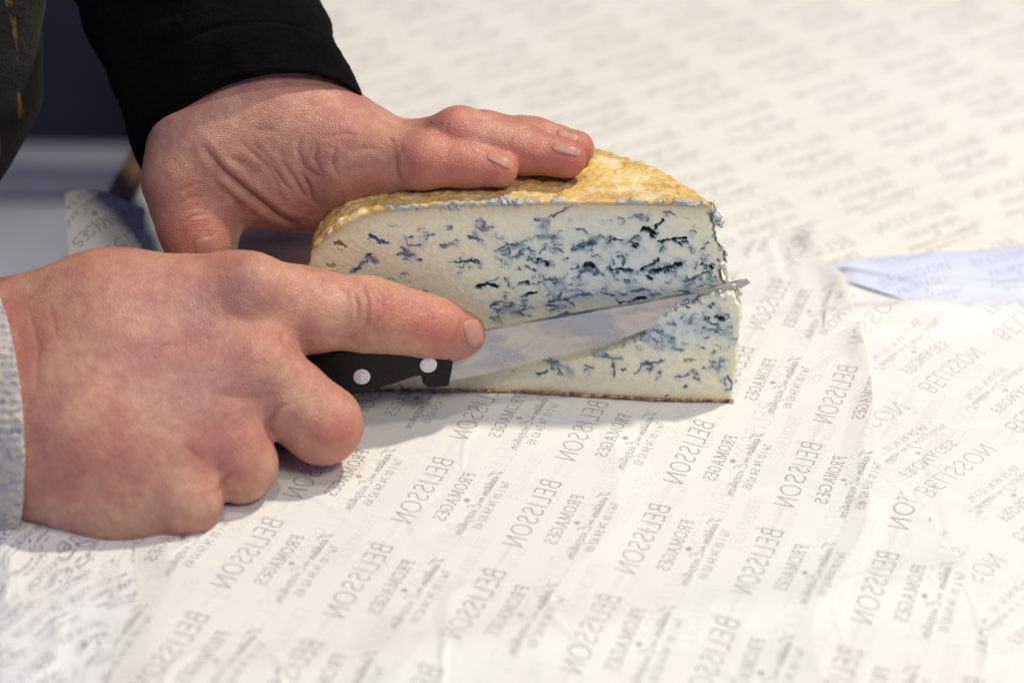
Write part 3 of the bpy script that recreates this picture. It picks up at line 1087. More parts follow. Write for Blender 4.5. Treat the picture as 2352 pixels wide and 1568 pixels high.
M_fleece = fabric_mat('black_fleece', (0.0018, 0.0018, 0.0018), (0.004, 0.004, 0.0038), 900, 1.0, 0.0008, None, 0.0)
M_knit = fabric_mat('grey_knit', (0.46, 0.43, 0.37), (0.56, 0.53, 0.46), 700, 0.95, 0.001, ((0.34, 0.34, 0.38), (1, 1, 0.8), 480, 0.53), 0.2)
M_jacket = fabric_mat('dark_jacket', (0.012, 0.012, 0.011), (0.022, 0.021, 0.018), 500, 0.9, 0.001, ((0.16, 0.11, 0.035), (2.2, 2.2, 0.5), 60, 0.60), 0.05)

SU = np.array([0, _s, _c])                # picture-up direction in space
SR = np.array([1, 0, 0])
SF = np.array([0, _c, -_s])               # away from the camera


def loft(name, rings, n, mat, parent, per_unit=14, fn=None):
    """rings: (centre, U axis, V axis); smooth interpolation along"""
    R = np.array([np.concatenate(r) for r in rings])
    m = (len(R) - 1) * per_unit + 1
    tt = np.linspace(0, len(R) - 1, m)
    # Catmull-Rom
    out = []
    for t in tt:
        i = min(int(t), len(R) - 2)
        u = t - i
        p0, p1, p2, p3 = R[max(i - 1, 0)], R[i], R[i + 1], R[min(i + 2, len(R) - 1)]
        out.append(0.5 * ((2 * p1) + (-p0 + p2) * u + (2 * p0 - 5 * p1 + 4 * p2 - p3) * u * u + (-p0 + 3 * p1 - 3 * p2 + p3) * u ** 3))
    out = np.array(out)
    a = np.linspace(0, 2 * math.pi, n, endpoint=False)
    P = out[:, None, 0:3] + np.cos(a)[None, :, None] * out[:, None, 3:6] + np.sin(a)[None, :, None] * out[:, None, 6:9]
    nr = np.cos(a)[None, :, None] * out[:, None, 3:6] + np.sin(a)[None, :, None] * out[:, None, 6:9]
    nr = nr / np.linalg.norm(nr, axis=-1, keepdims=True)
    if fn is not None:
        P = P + nr * fn(P, tt[:, None] + 0 * a[None, :], 0 * tt[:, None] + a[None, :])[..., None]
    return mesh_obj(name, P.reshape(-1, 3), grid_faces(m, n, True), mat, parent)


def ax(sx, sy, sf, L):                    # axis from screen-right, screen-up, away components
    v = SR * sx + SU * sy + SF * sf
    return v / np.linalg.norm(v) * L


# black sleeve: rim rolls inwards, hem band, then the arm
rimC = PD(590, 322, .747)
rings = [
    (PD(560, 270, .752), ax(.95, .30, .0, .030), ax(-.1, .35, -.93, .031)),
    (rimC + SU * .002, ax(.94, .33, 0, .0325), ax(-.1, .37, -.93, .0345)),
    (rimC, ax(.96, .28, 0, .0365), ax(-.1, .41, -.91, .0385)),
    (PD(574, 296, .747), ax(.96, .28, .0, .0375), ax(-.1, .39, -.92, .0390)),
    (PD(545, 215, .746), ax(.97, .24, 0, .0368), ax(-.1, .35, -.94, .0375)),
    (PD(500, 120, .748), ax(.98, .16, 0, .0370), ax(-.1, .30, -.95, .0375)),
    (PD(455, 0, .757), ax(.99, .08, 0, .0405), ax(-.1, .26, -.96, .040)),
    (PD(400, -200, .79), ax(.99, .05, 0, .047), ax(-.1, .24, -.96, .044)),
    (PD(250, -600, .87), ax(.98, .15, 0, .058), ax(-.1, .2, -.96, .050)),
]


def fold_fn(P, t, a):
    hem = 0.0006 * np.exp(-((t - 4.25) / 0.10) ** 2) * -1
    w = 0.0022 * fbm(P, 26, 3, 61) * np.clip((t - 2.2) / 2, 0, 1)
    w += 0.0014 * np.sin(t * 5.0 + 2.0 * np.sin(a * 2)) * np.clip((t - 4.5) / 1.5, 0, 1)
    return hem + w + 0.00025 * vnoise(P, 900, 4)


slv = loft('jacket_sleeve', rings, 200, M_fleece, man, 26, fold_fn)
slv['label'] = 'black fleece sleeve'

# grey knitted cuff on the other wrist
rings = [
    (PD(-58, 935, .712), ax(.12, -.1, 1, .032), ax(.10, 1, .1, .035)),
    (PD(-18, 940, .711), ax(.26, -.1, 1, .038), ax(-.10, 1, .1, .0372)),
    (PD(-10, 935, .710), ax(.30, -.1, -1, -.0435), ax(-.10, 1, .1, .0388)),
    (PD(-50, 942, .711), ax(.30, -.1, -1, -.046), ax(-.08, 1, .1, .0412)),
    (PD(-300, 930, .720), ax(.2, -.1, -1, -.046), ax(-.05, 1, .1, .046)),
    (PD(-800, 850, .76), ax(.2, -.1, -1, -.046), ax(0, 1, .1, .047)),
]
# all rings must turn the same way round: the camera side bulges towards the hand
rings = [(c, -ax(-.42, .1, 1, np.linalg.norm(u)), v) for c, u, v in rings]


def rib_fn(P, t, a):
    return 0.0003 * np.sin(a * 96) + 0.0004 * fbm(P, 260, 3, 71) + 0.0003 * vnoise(P, 900, 5)


cuf = loft('knitted_cuff', rings, 384, M_knit, man, 16, rib_fn)
cuf['label'] = 'pale grey flecked knitted cuff'

# jacket front, hanging at the left edge of the picture
rings = []
for (x, y, r, dz) in ((-160, -700, .045, .70), (-150, -300, .040, .72), (-160, 0, .0375, .74), (-155, 200, .036, .75), (-170, 330, .030, .755), (-185, 440, .022, .76), (-200, 510, .012, .765)):
    rings.append((PD(x, y, dz), ax(1, 0, 0, r), ax(0, 0, -1, r * 0.8)))


def jk_fn(P, t, a):
    return 0.0018 * fbm(P, 22, 3, 81)


jk = loft('jacket', rings, 120, M_jacket, man, 20, jk_fn)
jk['label'] = 'dark jacket front with thin golden marks'
# the rest of the jacket: chest and shoulder just outside the picture on the left
rings = []
for (x, y, z, a_, b_) in ((-.50, .86, -.30, .16, .20), (-.50, .86, 0.0, .165, .21), (-.50, .85, .25, .18, .23), (-.48, .84, .50, .20, .25), (-.47, .84, .66, .19, .24), (-.46, .84, .76, .10, .14)):
    rings.append((np.array((x, y, z)), np.array((a_, 0, 0.02)), np.array((0, b_, 0))))
bd = loft('jacket_body', rings, 90, M_jacket, man, 14, lambda P, t, a: 0.006 * fbm(P, 9, 3, 95))
bd['label'] = 'dark jacket body'

# ------------------------------------------------------------------ the cheese
YF = 0.6318
cz = thing('blue_cheese', (0, 0.65, 0.0017), 'cut piece of blue cheese with yellow rind and blue veins on the printed paper', 'cheese')


def c3(x, y):                             # measuring frame of the close look at the cut face
    return 658.6 + x * 0.48, 310.5 + y * 0.48


def facexz(px_, py_):
    P = PY(np.asarray(px_, float), np.asarray(py_, float), YF)
    return P[..., 0], P[..., 2]


# outline of the cut face, measured: top/left curve
top = np.array([(690, 640), (697, 612), (706, 594), (722, 570), (748, 545), (780, 520), (820, 500), (870, 484), (950, 476), (1050, 470), (1200, 466), (1350, 464), (1500, 466), (1600, 469), (1720, 471)], float)
tx, tz = facexz(top[:, 0], top[:, 1])
bot = np.array([(690, 790), (700, 850), (722, 888), (750, 905), (800, 913), (1000, 913), (1200, 914), (1400, 915), (1760, 917)], float)
bx_, bz_ = facexz(bot[:, 0], bot[:, 1])
XL = tx[0]
ZB = 0.0017
redge = np.array([(1632, 468), (1645, 492), (1650, 520), (1646, 548), (1658, 572), (1663, 600), (1660, 628), (1672, 648), (1690, 662), (1700, 690), (1704, 730), (1697, 780), (1692, 830), (1684, 880), (1680, 920)], float)
rx_, rz_ = facexz(redge[:, 0], redge[:, 1])
_o = np.argsort(rz_)
rz_s, rx_s = rz_[_o], rx_[_o]
NX, NZ = 1000, 480
S = np.linspace(0, 1, NX)
Sx = 1 - (1 - S) ** 1.0
xn = XL + Sx * (0.0655 - XL)
zt = np.interp(xn, tx, tz)
zb = np.maximum(np.interp(xn, bx_, bz_), ZB)
# close the left end round
zt[0] = zb[0] = 0.5 * (zt[0] + zb[0])
m = S < 0.03
kk = np.sqrt(np.clip(S[m] / 0.03, 0, 1))
cmid = 0.5 * (zt[~m][0] + zb[~m][0])
zt[m] = cmid + (zt[m] - cmid) * np.clip(kk, 0, 1)
zb[m] = cmid + (zb[m] - cmid) * np.clip(kk, 0, 1)
TT = np.linspace(0, 1, NZ)
Zf = zb[:, None] + (zt - zb)[:, None] * TT[None, :]
rag = (0.0004 + 0.0010 * np.clip((Zf - 0.036) / 0.006, 0, 1)) * fbm(np.stack([Zf, Zf * 0, Zf * 0], -1), 260, 3, 101)
XR = np.interp(Zf, rz_s, rx_s) + rag
wR = np.clip((S[:, None] - 0.80) / 0.20, 0, 1) ** 1.0
Xf = XL + Sx[:, None] * (0.0655 - XL) + (XR - 0.0655) * wR
# picture coordinates of the flat face for the veins
P0 = np.stack([Xf, np.full_like(Xf, YF), Zf], -1)
fx, fy, _ = proj(P0)
cx3, cy3 = (fx - 658.6) / 0.48, (fy - 310.5) / 0.48
Pn = np.stack([Xf, Zf, Xf * 0], -1)
wx = cx3 + 12 * vnoise(Pn, 300, 111) + 8 * vnoise(Pn, 900, 112) + 3 * vnoise(Pn, 2200, 117)
wy = cy3 + 8 * vnoise(Pn, 300, 113) + 6 * vnoise(Pn, 900, 114) + 3 * vnoise(Pn, 2200, 118)

ST = []                                   # (points, width, strength, kind) kind: c cavity, v vein, b brown hole


def add(kind, w, *pts, s=1.0):
    ST.append((list(pts), w, s, kind))


add('c', 9, (395, 490), (430, 500), (475, 510)); add('b', 10, (238, 522), (266, 530)); add('b', 8, (200, 617), (235, 625), s=.5); add('b', 5, (248, 550), (256, 556), s=.4)
add('c', 14, (395, 590), (432, 608), s=.75); add('v', 7, (385, 610), (345, 625), (312, 652))
add('v', 4, (490, 440), (530, 433), s=.5); add('v', 4, (620, 452), (652, 441), s=.5); add('v', 9, (760, 452), (772, 446), s=.8)
add('v', 6, (575, 500), (590, 530), (640, 530)); add('v', 5, (650, 505), (672, 480), (712, 474)); add('v', 6, (730, 535), (760, 530), (792, 518)); add('v', 5, (528, 570), (600, 572)); add('v', 5, (560, 548), (592, 582)); add('v', 5, (615, 590), (636, 600))
add('v', 8, (905, 405), (945, 420), (960, 445)); add('v', 7, (912, 432), (940, 460), (990, 438)); add('v', 7, (925, 400), (945, 440)); add('c', 6, (872, 495), (935, 500), s=.7); add('v', 9, (905, 470), (935, 520), s=.7)
add('c', 4, (800, 606), (860, 612), (900, 602), (925, 606)); add('v', 4, (845, 585), (830, 600), (930, 615))
add('v', 4, (480, 690), (510, 688), s=.6); add('v', 4, (535, 680), (540, 692), s=.6)
add('c', 8, (908, 732), (945, 720), (1000, 730)); add('v', 5, (950, 708), (975, 690), (1000, 686)); add('v', 5, (605, 750), (650, 752), (690, 756))
add('c', 10, (1118, 716), (1145, 710)); add('c', 7, (1120, 772), (1150, 762), (1195, 757)); add('v', 4, (1190, 705), (1250, 700), (1305, 703)); add('v', 5, (1040, 690), (1065, 715))
for q in [((985, 822), (1005, 800), (1070, 800)), ((1000, 835), (1060, 825)), ((1100, 852), (1140, 835), (1182, 830)), ((980, 880), (1012, 872), (1020, 900)), ((1080, 855), (1120, 860)), ((1120, 838), (1135, 820)), ((1250, 820), (1300, 822)), ((1260, 800), (1300, 790), (1320, 760)), ((1310, 745), (1400, 740)), ((1340, 790), (1420, 765)), ((1380, 770), (1440, 760)), ((1255, 850), (1290, 838), (1320, 825)), ((1320, 860), (1350, 850)), ((1000, 890), (985, 875))]:
    add('v', 7, *q)
add('c', 12, (1205, 492), (1240, 482), (1282, 488)); add('v', 6, (1130, 515), (1160, 500), (1195, 488)); add('v', 5, (1090, 530), (1130, 520))
add('v', 5, (1250, 400), (1280, 380), (1330, 358), (1370, 340)); add('v', 8, (1205, 398), (1250, 412), (1240, 455)); add('v', 6, (1230, 425), (1215, 445)); add('v', 8, (1380, 455), (1430, 462))
for q in [((990, 558), (1060, 548)), ((1055, 525), (1100, 540)), ((1080, 590), (1130, 570)), ((1140, 545), (1180, 562)), ((1150, 632), (1190, 640)), ((1220, 610), (1270, 620)), ((1280, 548), (1312, 556)), ((1000, 592), (1022, 610)), ((1060, 560), (1070, 600)), ((1120, 545), (1110, 580)), ((990, 490), (1030, 500)), ((1000, 540), (1040, 530)), ((1230, 540), (1215, 570))]:
    add('v', 5.5, *q)
add('c', 15, (1412, 532), (1450, 520), (1470, 500), s=.8); add('v', 8, (1440, 500), (1490, 480), (1515, 490)); add('c', 12, (1425, 632), (1455, 626)); add('v', 8, (1400, 655), (1440, 650)); add('v', 6, (1400, 690), (1410, 665)); add('v', 6, (1470, 630), (1480, 660), (1460, 680))
add('c', 4, (1530, 522), (1570, 506), (1612, 504)); add('c', 10, (1700, 455), (1735, 457), (1760, 466), s=1.2); add('c', 9, (1738, 455), (1750, 492), s=1.2); add('c', 4, (1760, 445), (1800, 412)); add('v', 8, (1640, 395), (1702, 400)); add('v', 6, (1650, 385), (1690, 380)); add('v', 5, (1800, 375), (1825, 368), (1862, 386))
add('c', 4, (1640, 515), (1672, 498)); add('c', 5, (1790, 510), (1850, 492), (1905, 490)); add('c', 3, (1920, 470), (1950, 455), (1972, 465)); add('c', 4, (1850, 500), (1880, 510), (1890, 530)); add('c', 5, (2008, 512), (2042, 495))
add('c', 6, (1562, 640), (1600, 634), (1640, 655)); add('c', 8, (1745, 665), (1800, 640), (1880, 622), s=1.2); add('c', 8, (1700, 645), (1740, 620), (1775, 600)); add('c', 7, (1720, 682), (1752, 690)); add('v', 8, (1730, 635), (1760, 650)); add('c', 5, (1830, 640), (1860, 610))
add('c', 6, (1582, 800), (1610, 794)); add('c', 7, (1635, 798), (1660, 785), (1705, 788)); add('v', 7, (1740, 775), (1790, 770)); add('c', 5, (1880, 752), (1922, 750)); add('c', 4, (1965, 680), (1990, 660), (2030, 655)); add('v', 5, (1880, 700), (1950, 690)); add('v', 6, (1650, 750), (1730, 745), (1740, 765))
for q in [((1240, 1082), (1290, 1080), (1342, 1104)), ((1255, 1060), (1275, 1120)), ((1200, 1140), (1240, 1125)), ((1290, 1085), (1310, 1130)), ((1490, 1042), (1540, 1052), (1592, 1050)), ((1480, 1045), (1520, 1035)), ((1545, 1050), (1562, 1090), (1555, 1130)), ((1680, 1108), (1690, 1072), (1740, 1070), (1792, 1048)), ((1720, 1100), (1740, 1085)), ((1700, 1075), (1720, 1060))]:
    add('v', 6, *q)
add('c', 6, (1720, 918), (1750, 905), (1785, 908)); add('v', 5, (1840, 992), (1885, 986)); add('v', 6, (1740, 940), (1770, 960), (1760, 985)); add('c', 4, (1750, 860), (1775, 850)); add('v', 6, (1690, 960), (1720, 950)); add('v', 6, (1800, 920), (1840, 930))
add('b', 8, (1912, 1046), (1944, 1044), s=.6); add('b', 3, (1425, 1100), (1462, 1098), s=.6); add('b', 3, (1585, 395), (1600, 396), s=.8); add('b', 3, (1810, 1222), (1822, 1218), s=1)
for q in [((2030, 1052), (2060, 1062), (2092, 1042)), ((2040, 1080), (2062, 1092)), ((2072, 1040), (2062, 1104)), ((2022, 862), (2062, 872)), ((2092, 1132), (2112, 1125), (2127, 1150), (2112, 1185)), ((2112, 1188), (2080, 1192)), ((2090, 1130), (2082, 1160)), ((1890, 1122), (1922, 1112)), ((1942, 1100), (1968, 1112)), ((1890, 1172), (1900, 1168)), ((1960, 1125), (1970, 1140)), ((2030, 900), (2080, 905)), ((2100, 880), (2120, 890)), ((2080, 930), (2110, 920))]:
    add('v', 6, *q)
add('c', 6, (2060, 838), (2085, 850)); add('v', 6, (440, 1222), (476, 1226)); add('v', 6, (530, 1195), (552, 1202)); add('v', 4, (870, 1200), (880, 1204), s=.5); add('v', 4, (1075, 1136), (1085, 1140), s=.7)
R2 = random.Random(11)
n_placed = len(ST)


def rand_veins(n, x0, x1, y0, y1, wmin, wmax, lmax, ok=lambda x, y: True, kinds='vvvvvc'):
    k = 0
    n = int(n * 1.35)
    while k < n:
        x, y = R2.uniform(x0, x1), R2.uniform(y0, y1)
        if not ok(x, y):
            continue
        k += 1
        pts = [(x, y)]
        a = R2.gauss(-0.15, 0.5)
        for _ in range(R2.randint(3, 6)):
            st = R2.uniform(3, lmax * 0.62)
            a += R2.gauss(0, 1.15)
            x, y = x + st * math.cos(a), y + st * 0.7 * math.sin(a)
            pts.append((x, y))
        add(R2.choice(kinds), R2.uniform(wmin, wmax), *pts, s=R2.uniform(.45, 1))
        if R2.random() < .5:
            j = R2.choice(pts)
            add('v', wmin, j, (j[0] + R2.uniform(-18, 18), j[1] + R2.uniform(-16, 16)), s=.6)


spine = lambda x: 935 - (x - 950) * 0.195
rand_veins(95, 1180, 2060, 480, 800, 2.6, 6.0, 20, lambda x, y: y < spine(x) - 20 and (x > 1380 or R2.random() < .6))
rand_veins(34, 980, 1400, 520, 900, 2.5, 5.5, 18, lambda x, y: y < spine(x) - 14)
rand_veins(16, 1180, 1960, 370, 490, 2.5, 4.5, 16, kinds='vvv')
rand_veins(14, 560, 980, 430, 720, 2.0, 4.0, 14, kinds='vvv')
rand_veins(46, 1700, 2130, 800, 1000, 2.5, 5.5, 16, lambda x, y: y > 1000 - (x - 1500) * 0.42)
rand_veins(9, 1600, 2130, 980, 1150, 2.5, 5, 16, kinds='vvv')
rand_veins(5, 1220, 1480, 1060, 1140, 2.5, 5, 14, kinds='vvv')
rand_veins(26, 1900, 2140, 560, 800, 2.5, 5, 14, lambda x, y: True)
vmod = np.clip(0.80 + 0.85 * fbm(Pn, 330, 2, 116), 0.05, 1.25)
vein = np.zeros(Xf.shape)
cav = np.zeros(Xf.shape)
halo = np.zeros(Xf.shape)
brown = np.zeros(Xf.shape)
colx = cx3[:, NZ // 2]
hand_no = n_placed
for pts, w, s, kind in ST:
    xs = [p[0] for p in pts]
    i0 = np.searchsorted(colx, min(xs) - 50 - 25)
    i1 = np.searchsorted(colx, max(xs) + 50 + 25)
    if i1 <= i0:
        hand_no -= 1
        continue
    sl = slice(max(i0, 0), i1)
    d = seg_dist(wx[sl], wy[sl], pts)
    if hand_no > 0:
        hand_no -= 1
        core = np.clip(1.45 - d / (1.2 * w), 0, 1) * s * (1 if kind == 'b' else 0.45 + 0.55 * vmod[sl])
    else:
        core = np.clip(1.45 - d / w, 0, 1) * s * vmod[sl]
    if kind == 'b':
        brown[sl] = np.maximum(brown[sl], core)
        cav[sl] = np.maximum(cav[sl], 0.5 * core)
    else:
        vein[sl] = np.maximum(vein[sl], core * (1.15 if kind == 'c' else 0.8))
        cav[sl] = np.maximum(cav[sl], core * (1.0 if kind == 'c' else 0.32))
        halo[sl] += 0.36 * s * np.exp(-(d / (12 + 1.6 * w)) ** 2)
dens = np.clip(halo * 0.9 - 0.18, 0, 1)
An = np.stack([Xf, Zf * 1.8, Xf * 0], -1)
fleck = np.clip((fbm(An, 620, 3, 119) - 0.30) * 2.6, 0, 1) * dens
smud = np.clip((fbm(An, 240, 4, 127) - 0.05) * 1.6, 0, 1) * np.clip(dens * 1.6, 0, 1)
vein = np.maximum(vein, 0.26 * smud)
vein = np.maximum(vein, 0.62 * fleck)
cav = np.maximum(cav, 0.25 * fleck)
vein = np.clip(vein, 0, 1.2)
# edge distance
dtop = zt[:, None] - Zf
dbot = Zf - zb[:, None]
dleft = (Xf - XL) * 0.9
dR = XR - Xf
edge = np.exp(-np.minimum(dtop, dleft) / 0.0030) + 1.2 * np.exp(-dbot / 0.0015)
# relief: lower slab stands proud below the blade
bl = np.array([(950, 1180), (1050, 1150), (1200, 1110), (1400, 1050), (1600, 985), (1690, 950), (1730, 890), (1760, 850), (1850, 800), (1950, 765), (2050, 735), (2200, 700)], float)
by = np.interp(cx3, bl[:, 0], bl[:, 1])
jagb = 9 * fbm(Pn, 700, 3, 121)
below = np.clip((cy3 - by + 1.7 * jagb * np.clip((cx3 - 1450) / 250, 0, 1)) / 9.0, 0, 1)
below = below * below * (3 - 2 * below)
ramp_ = np.clip((cx3 - 1150) / 650, 0, 1)
prot = 0.0040 * ramp_ * below * (1 + 0.05 * fbm(Pn, 160, 3, 122))
lip = 0.0003 * np.exp(-((cy3 - by - 12) / 12) ** 2) * ramp_
rel = prot + lip + 0.00004 * fbm(Pn, 90, 3, 131) + 0.00005 * fbm(Pn, 900, 2, 133)
rough_area = np.clip(halo, 0, 1)
rel = rel + rough_area * 0.00016 * fbm(Pn, 520, 2, 135)
rel = rel - 0.0015 * np.clip(cav, 0, 1.2) ** 1.3
rel = rel - 0.004 * np.clip(1 - dR / 0.0012, 0, 1) ** 2 * (S[:, None] > .9)         # crumbled right edge
Yf = YF - rel
V = np.stack([Xf, Yf, Zf], -1).reshape(-1, 3)
bluez = np.exp(-(((cx3 - 1560) / 480) ** 2 + ((cy3 - 610) / 240) ** 2)) + 0.8 * np.exp(-(((cx3 - 1850) / 230) ** 2 + ((cy3 - 900) / 120) ** 2))


def paste_mat():
    t = NT('cheese_paste')
    P = t.pos()
    n1 = t.noise(P, 60, 4)
    n2 = t.noise(P, 500, 4, 0.6)
    c = t.mix(t.rng(n1, 0.3, 0.7), (0.88, 0.835, 0.55), (0.87, 0.83, 0.58))
    c = t.mix(t.rng(t.attr('bluez'), 0, 1, 0, 0.85), c, (0.63, 0.71, 0.70))
    c = t.mix(t.rng(t.attr('halo'), 0.05, 1.1, 0, 0.8), c, (0.44, 0.53, 0.56))
    c = t.mix(t.rng(n2, 0.5, 0.8, 0, 0.25), c, (0.80, 0.80, 0.74))
    vn = t.math('ADD', t.attr('vein'), t.rng(n2, 0.3, 0.7, -0.16, 0.08))
    c = t.mix(t.rng(vn, -0.06, 0.60, 0, 0.82), c, (0.19, 0.265, 0.31))
    c = t.mix(t.rng(vn, 0.45, 0.95, 0, 0.9), c, (0.050, 0.082, 0.115))
    c = t.mix(t.rng(vn, 0.90, 1.15, 0, 0.9), c, (0.010, 0.016, 0.022))
    c = t.mix(t.rng(t.attr('brown'), 0.1, 0.7, 0, 0.9), c, (0.25, 0.15, 0.03))
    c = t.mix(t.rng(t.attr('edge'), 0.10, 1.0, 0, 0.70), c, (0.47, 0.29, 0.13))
    t.l(c, t.b.inputs['Base Color'])
    t.l(t.rng(n2, 0.3, 0.7, 0.38, 0.55), t.b.inputs['Roughness'])
    t.b.inputs['Subsurface Weight'].default_value = 0.25
    t.b.inputs['Subsurface Radius'].default_value = (1, .85, .6)
    t.b.inputs['Subsurface Scale'].default_value = 0.0018
    bb = t.bump(n2, 0.08, 0.0004)
    t.l(bb, t.b.inputs['Normal'])
    return t.m


M_paste = paste_mat()
A_front = {'vein': vein, 'halo': halo, 'brown': brown, 'edge': edge, 'bluez': bluez}
Ffront = grid_faces(NX, NZ)[:, ::-1]

# right cut side, going back from the ragged front edge
ptop = np.array([(1632, 468), (1600, 440), (1560, 410), (1500, 376), (1440, 352), (1395, 340), (1340, 330), (1250, 322)], float)
ZTOP = 0.0695
pw = PZ(ptop[:, 0], ptop[:, 1], ZTOP)
# depth of the piece by fraction along the front
plan_x = np.array([XL, XL + .004, XL + .012, XL + .03, -0.01] + list(pw[::-1][:, 0]))
plan_y = np.array([0.0, .014, .024, .036, .044] + list(pw[::-1][:, 1] - YF))
plan_y = np.maximum.accumulate(plan_y[:6]).tolist() + list(plan_y[6:])
plan_y = np.array(plan_y)
o_ = np.argsort(plan_x)
plan_x, plan_y = plan_x[o_], plan_y[o_]
NC = 360
Sc = np.linspace(0, 1, NC)
xc = XL + Sc * (0.0600 - XL)
dep = np.maximum(np.interp(xc, plan_x, plan_y), 0.0005)
ztc = np.interp(xc, tx, tz)
zbc = np.maximum(np.interp(xc, bx_, bz_), ZB)
m = Sc < 0.03
kk = np.sqrt(np.clip(Sc[m] / 0.03, 0, 1))
ztc[m] = cmid + (ztc[m] - cmid) * kk
zbc[m] = cmid + (zbc[m] - cmid) * kk
NPf = 220
u = np.linspace(0, 1, NPf)
# profile: front top -> back -> down -> front bottom, as a squarish loop
ang = np.linspace(0, 1, NPf)
prof = []
for a in ang:
    if a < 0.55:
        prof.append((a / 0.55 * 1.0, 1.0))
    elif a < 0.85:
        prof.append((1.0, 1 - (a - 0.55) / 0.30))
    else:
        prof.append((1 - (a - 0.85) / 0.15, 0.0))
prof = np.array(prof)
# round the back corners
yy = prof[:, 0][None, :] * dep[:, None]
zz = zbc[:, None] + prof[:, 1][None, :] * (ztc - zbc)[:, None]
rr = np.minimum(0.010, dep * 0.6)[:, None]
ycap = dep[:, None] - rr
over = np.clip((yy - ycap) / rr, 0, 1)
frac = np.clip((ztc[:, None] - zz) / np.minimum(0.012, 0.4 * (ztc - zbc)[:, None] + 1e-6), 0, 1)
zz = np.where(prof[:, 1][None, :] > 0.999, ztc[:, None] - 0.3 * rr * (1 - np.sqrt(np.clip(1 - over ** 2, 0, 1))), zz)
zz = np.where(prof[:, 1][None, :] < 0.999, np.minimum(zz, ztc[:, None] - 0.3 * rr), zz)
xx = xc[:, None] + 0 * yy
# right side leans with the ragged edge
XRc = np.interp(zz, rz_s, rx_s)
xx = xx + (XRc - 0.0600) * np.clip((Sc[:, None] - 0.8) / 0.2, 0, 1) - 0.0016 * np.clip((Sc[:, None] - 0.95) / 0.05, 0, 1) * np.clip((0.066 - zz) / 0.003, 0, 1)
Pr = np.stack([xx, YF + yy, zz], -1)
dtmp = 0.0003 * fbm(Pr, 90, 4, 151) + 0.0004 * fbm(Pr, 450, 3, 155)
fr = np.clip(yy / 0.002, 0, 1)
inset = (1 - np.clip(yy / 0.0015, 0, 1))
Pr[..., 2] += (dtmp + 0.0004) * np.where(prof[:, 1][None, :] > 0.5, 1, 0) * (0.4 + 0.6 * fr)
Pr[..., 1] += dtmp * 1.2 * np.clip(yy / (dep[:, None] + 1e-6) - 0.5, 0, 1)
Pr[..., 1] -= 0.00035 * inset * (0.6 + fbm(Pr, 700, 3, 158))
leftw = np.exp(-Sc / 0.12)[:, None]
Pr[..., 0] -= dtmp * leftw
mold = np.clip(1 - yy / (0.0035 + 0.0025 * vnoise(Pr, 120, 166)), 0, 1) * np.where(prof[:, 1][None, :] > 0.9, 1, 0) * np.clip((vnoise(Pr, 90, 161) * .6 - 0.35 + 0.5 * vnoise(Pr, 300, 162) + 0.75 * np.exp(-((Pr[..., 0] + 0.008) / .016) ** 2) + .45 * np.exp(-((Pr[..., 0] - 0.048) / .012) ** 2)) * 3, 0, 1)
Pr[..., 2] += 0.0009 * mold * (0.5 + fbm(Pr, 500, 2, 164))
Pr[..., 1] -= 0.0008 * mold * np.clip(fbm(Pr, 400, 2, 165) + .5, 0, 1)

Pr[:, 0, 2] = ztc - 0.0008
Pr[:, 0, 1] = YF - 0.0001


def rind_mat():
    t = NT('cheese_rind')
    P = t.pos()
    Ps = t.pos((0.55, 1.0, 1.0))
    n1 = t.noise(Ps, 95, 7, 0.7, 0.6)
    n2 = t.noise(Ps, 210, 5, 0.65, 0.3)
    n3 = t.noise(P, 900, 4, 0.6)
    n4 = t.noise(Ps, 120, 5, 0.6, 0.2)
    c = t.ramp(n1, [(0.36, (0.27, 0.14, 0.04)), (0.46, (0.54, 0.31, 0.055)), (0.56, (0.66, 0.44, 0.11)), (0.64, (0.76, 0.66, 0.38))])
    c = t.mix(t.rng(n2, 0.52, 0.62, 0, 0.8), c, (0.76, 0.66, 0.44))
    c = t.mix(t.rng(n4, 0.56, 0.66, 0, 0.65), c, (0.34, 0.19, 0.07))
    c = t.mix(t.rng(n3, 0.35, 0.7, 0, 0.3), c, (0.80, 0.62, 0.25))
    c = t.mix(0.10, c, (0.72, 0.60, 0.36))
    c = t.mix(t.math('MULTIPLY', t.attr('mold'), 0.9), c, (0.34, 0.40, 0.40))
    t.l(c, t.b.inputs['Base Color'])
    t.l(t.rng(n2, 0.3, 0.7, 0.45, 0.75), t.b.inputs['Roughness'])
    bb = t.bump(n2, 0.3, 0.001)
    bb = t.bump(n3, 0.35, 0.0006, bb)
    t.l(bb, t.b.inputs['Normal'])
    return t.m


M_rind = rind_mat()
front = mesh_obj('cheese_paste', V, Ffront, M_paste, cz, attrs={k: v.ravel() for k, v in A_front.items()})
front['label'] = 'creamy cut face full of blue veins and small hollows'
rind = mesh_obj('rind', Pr.reshape(-1, 3), grid_faces(NC, NPf), M_rind, cz, attrs={'mold': mold.ravel()})
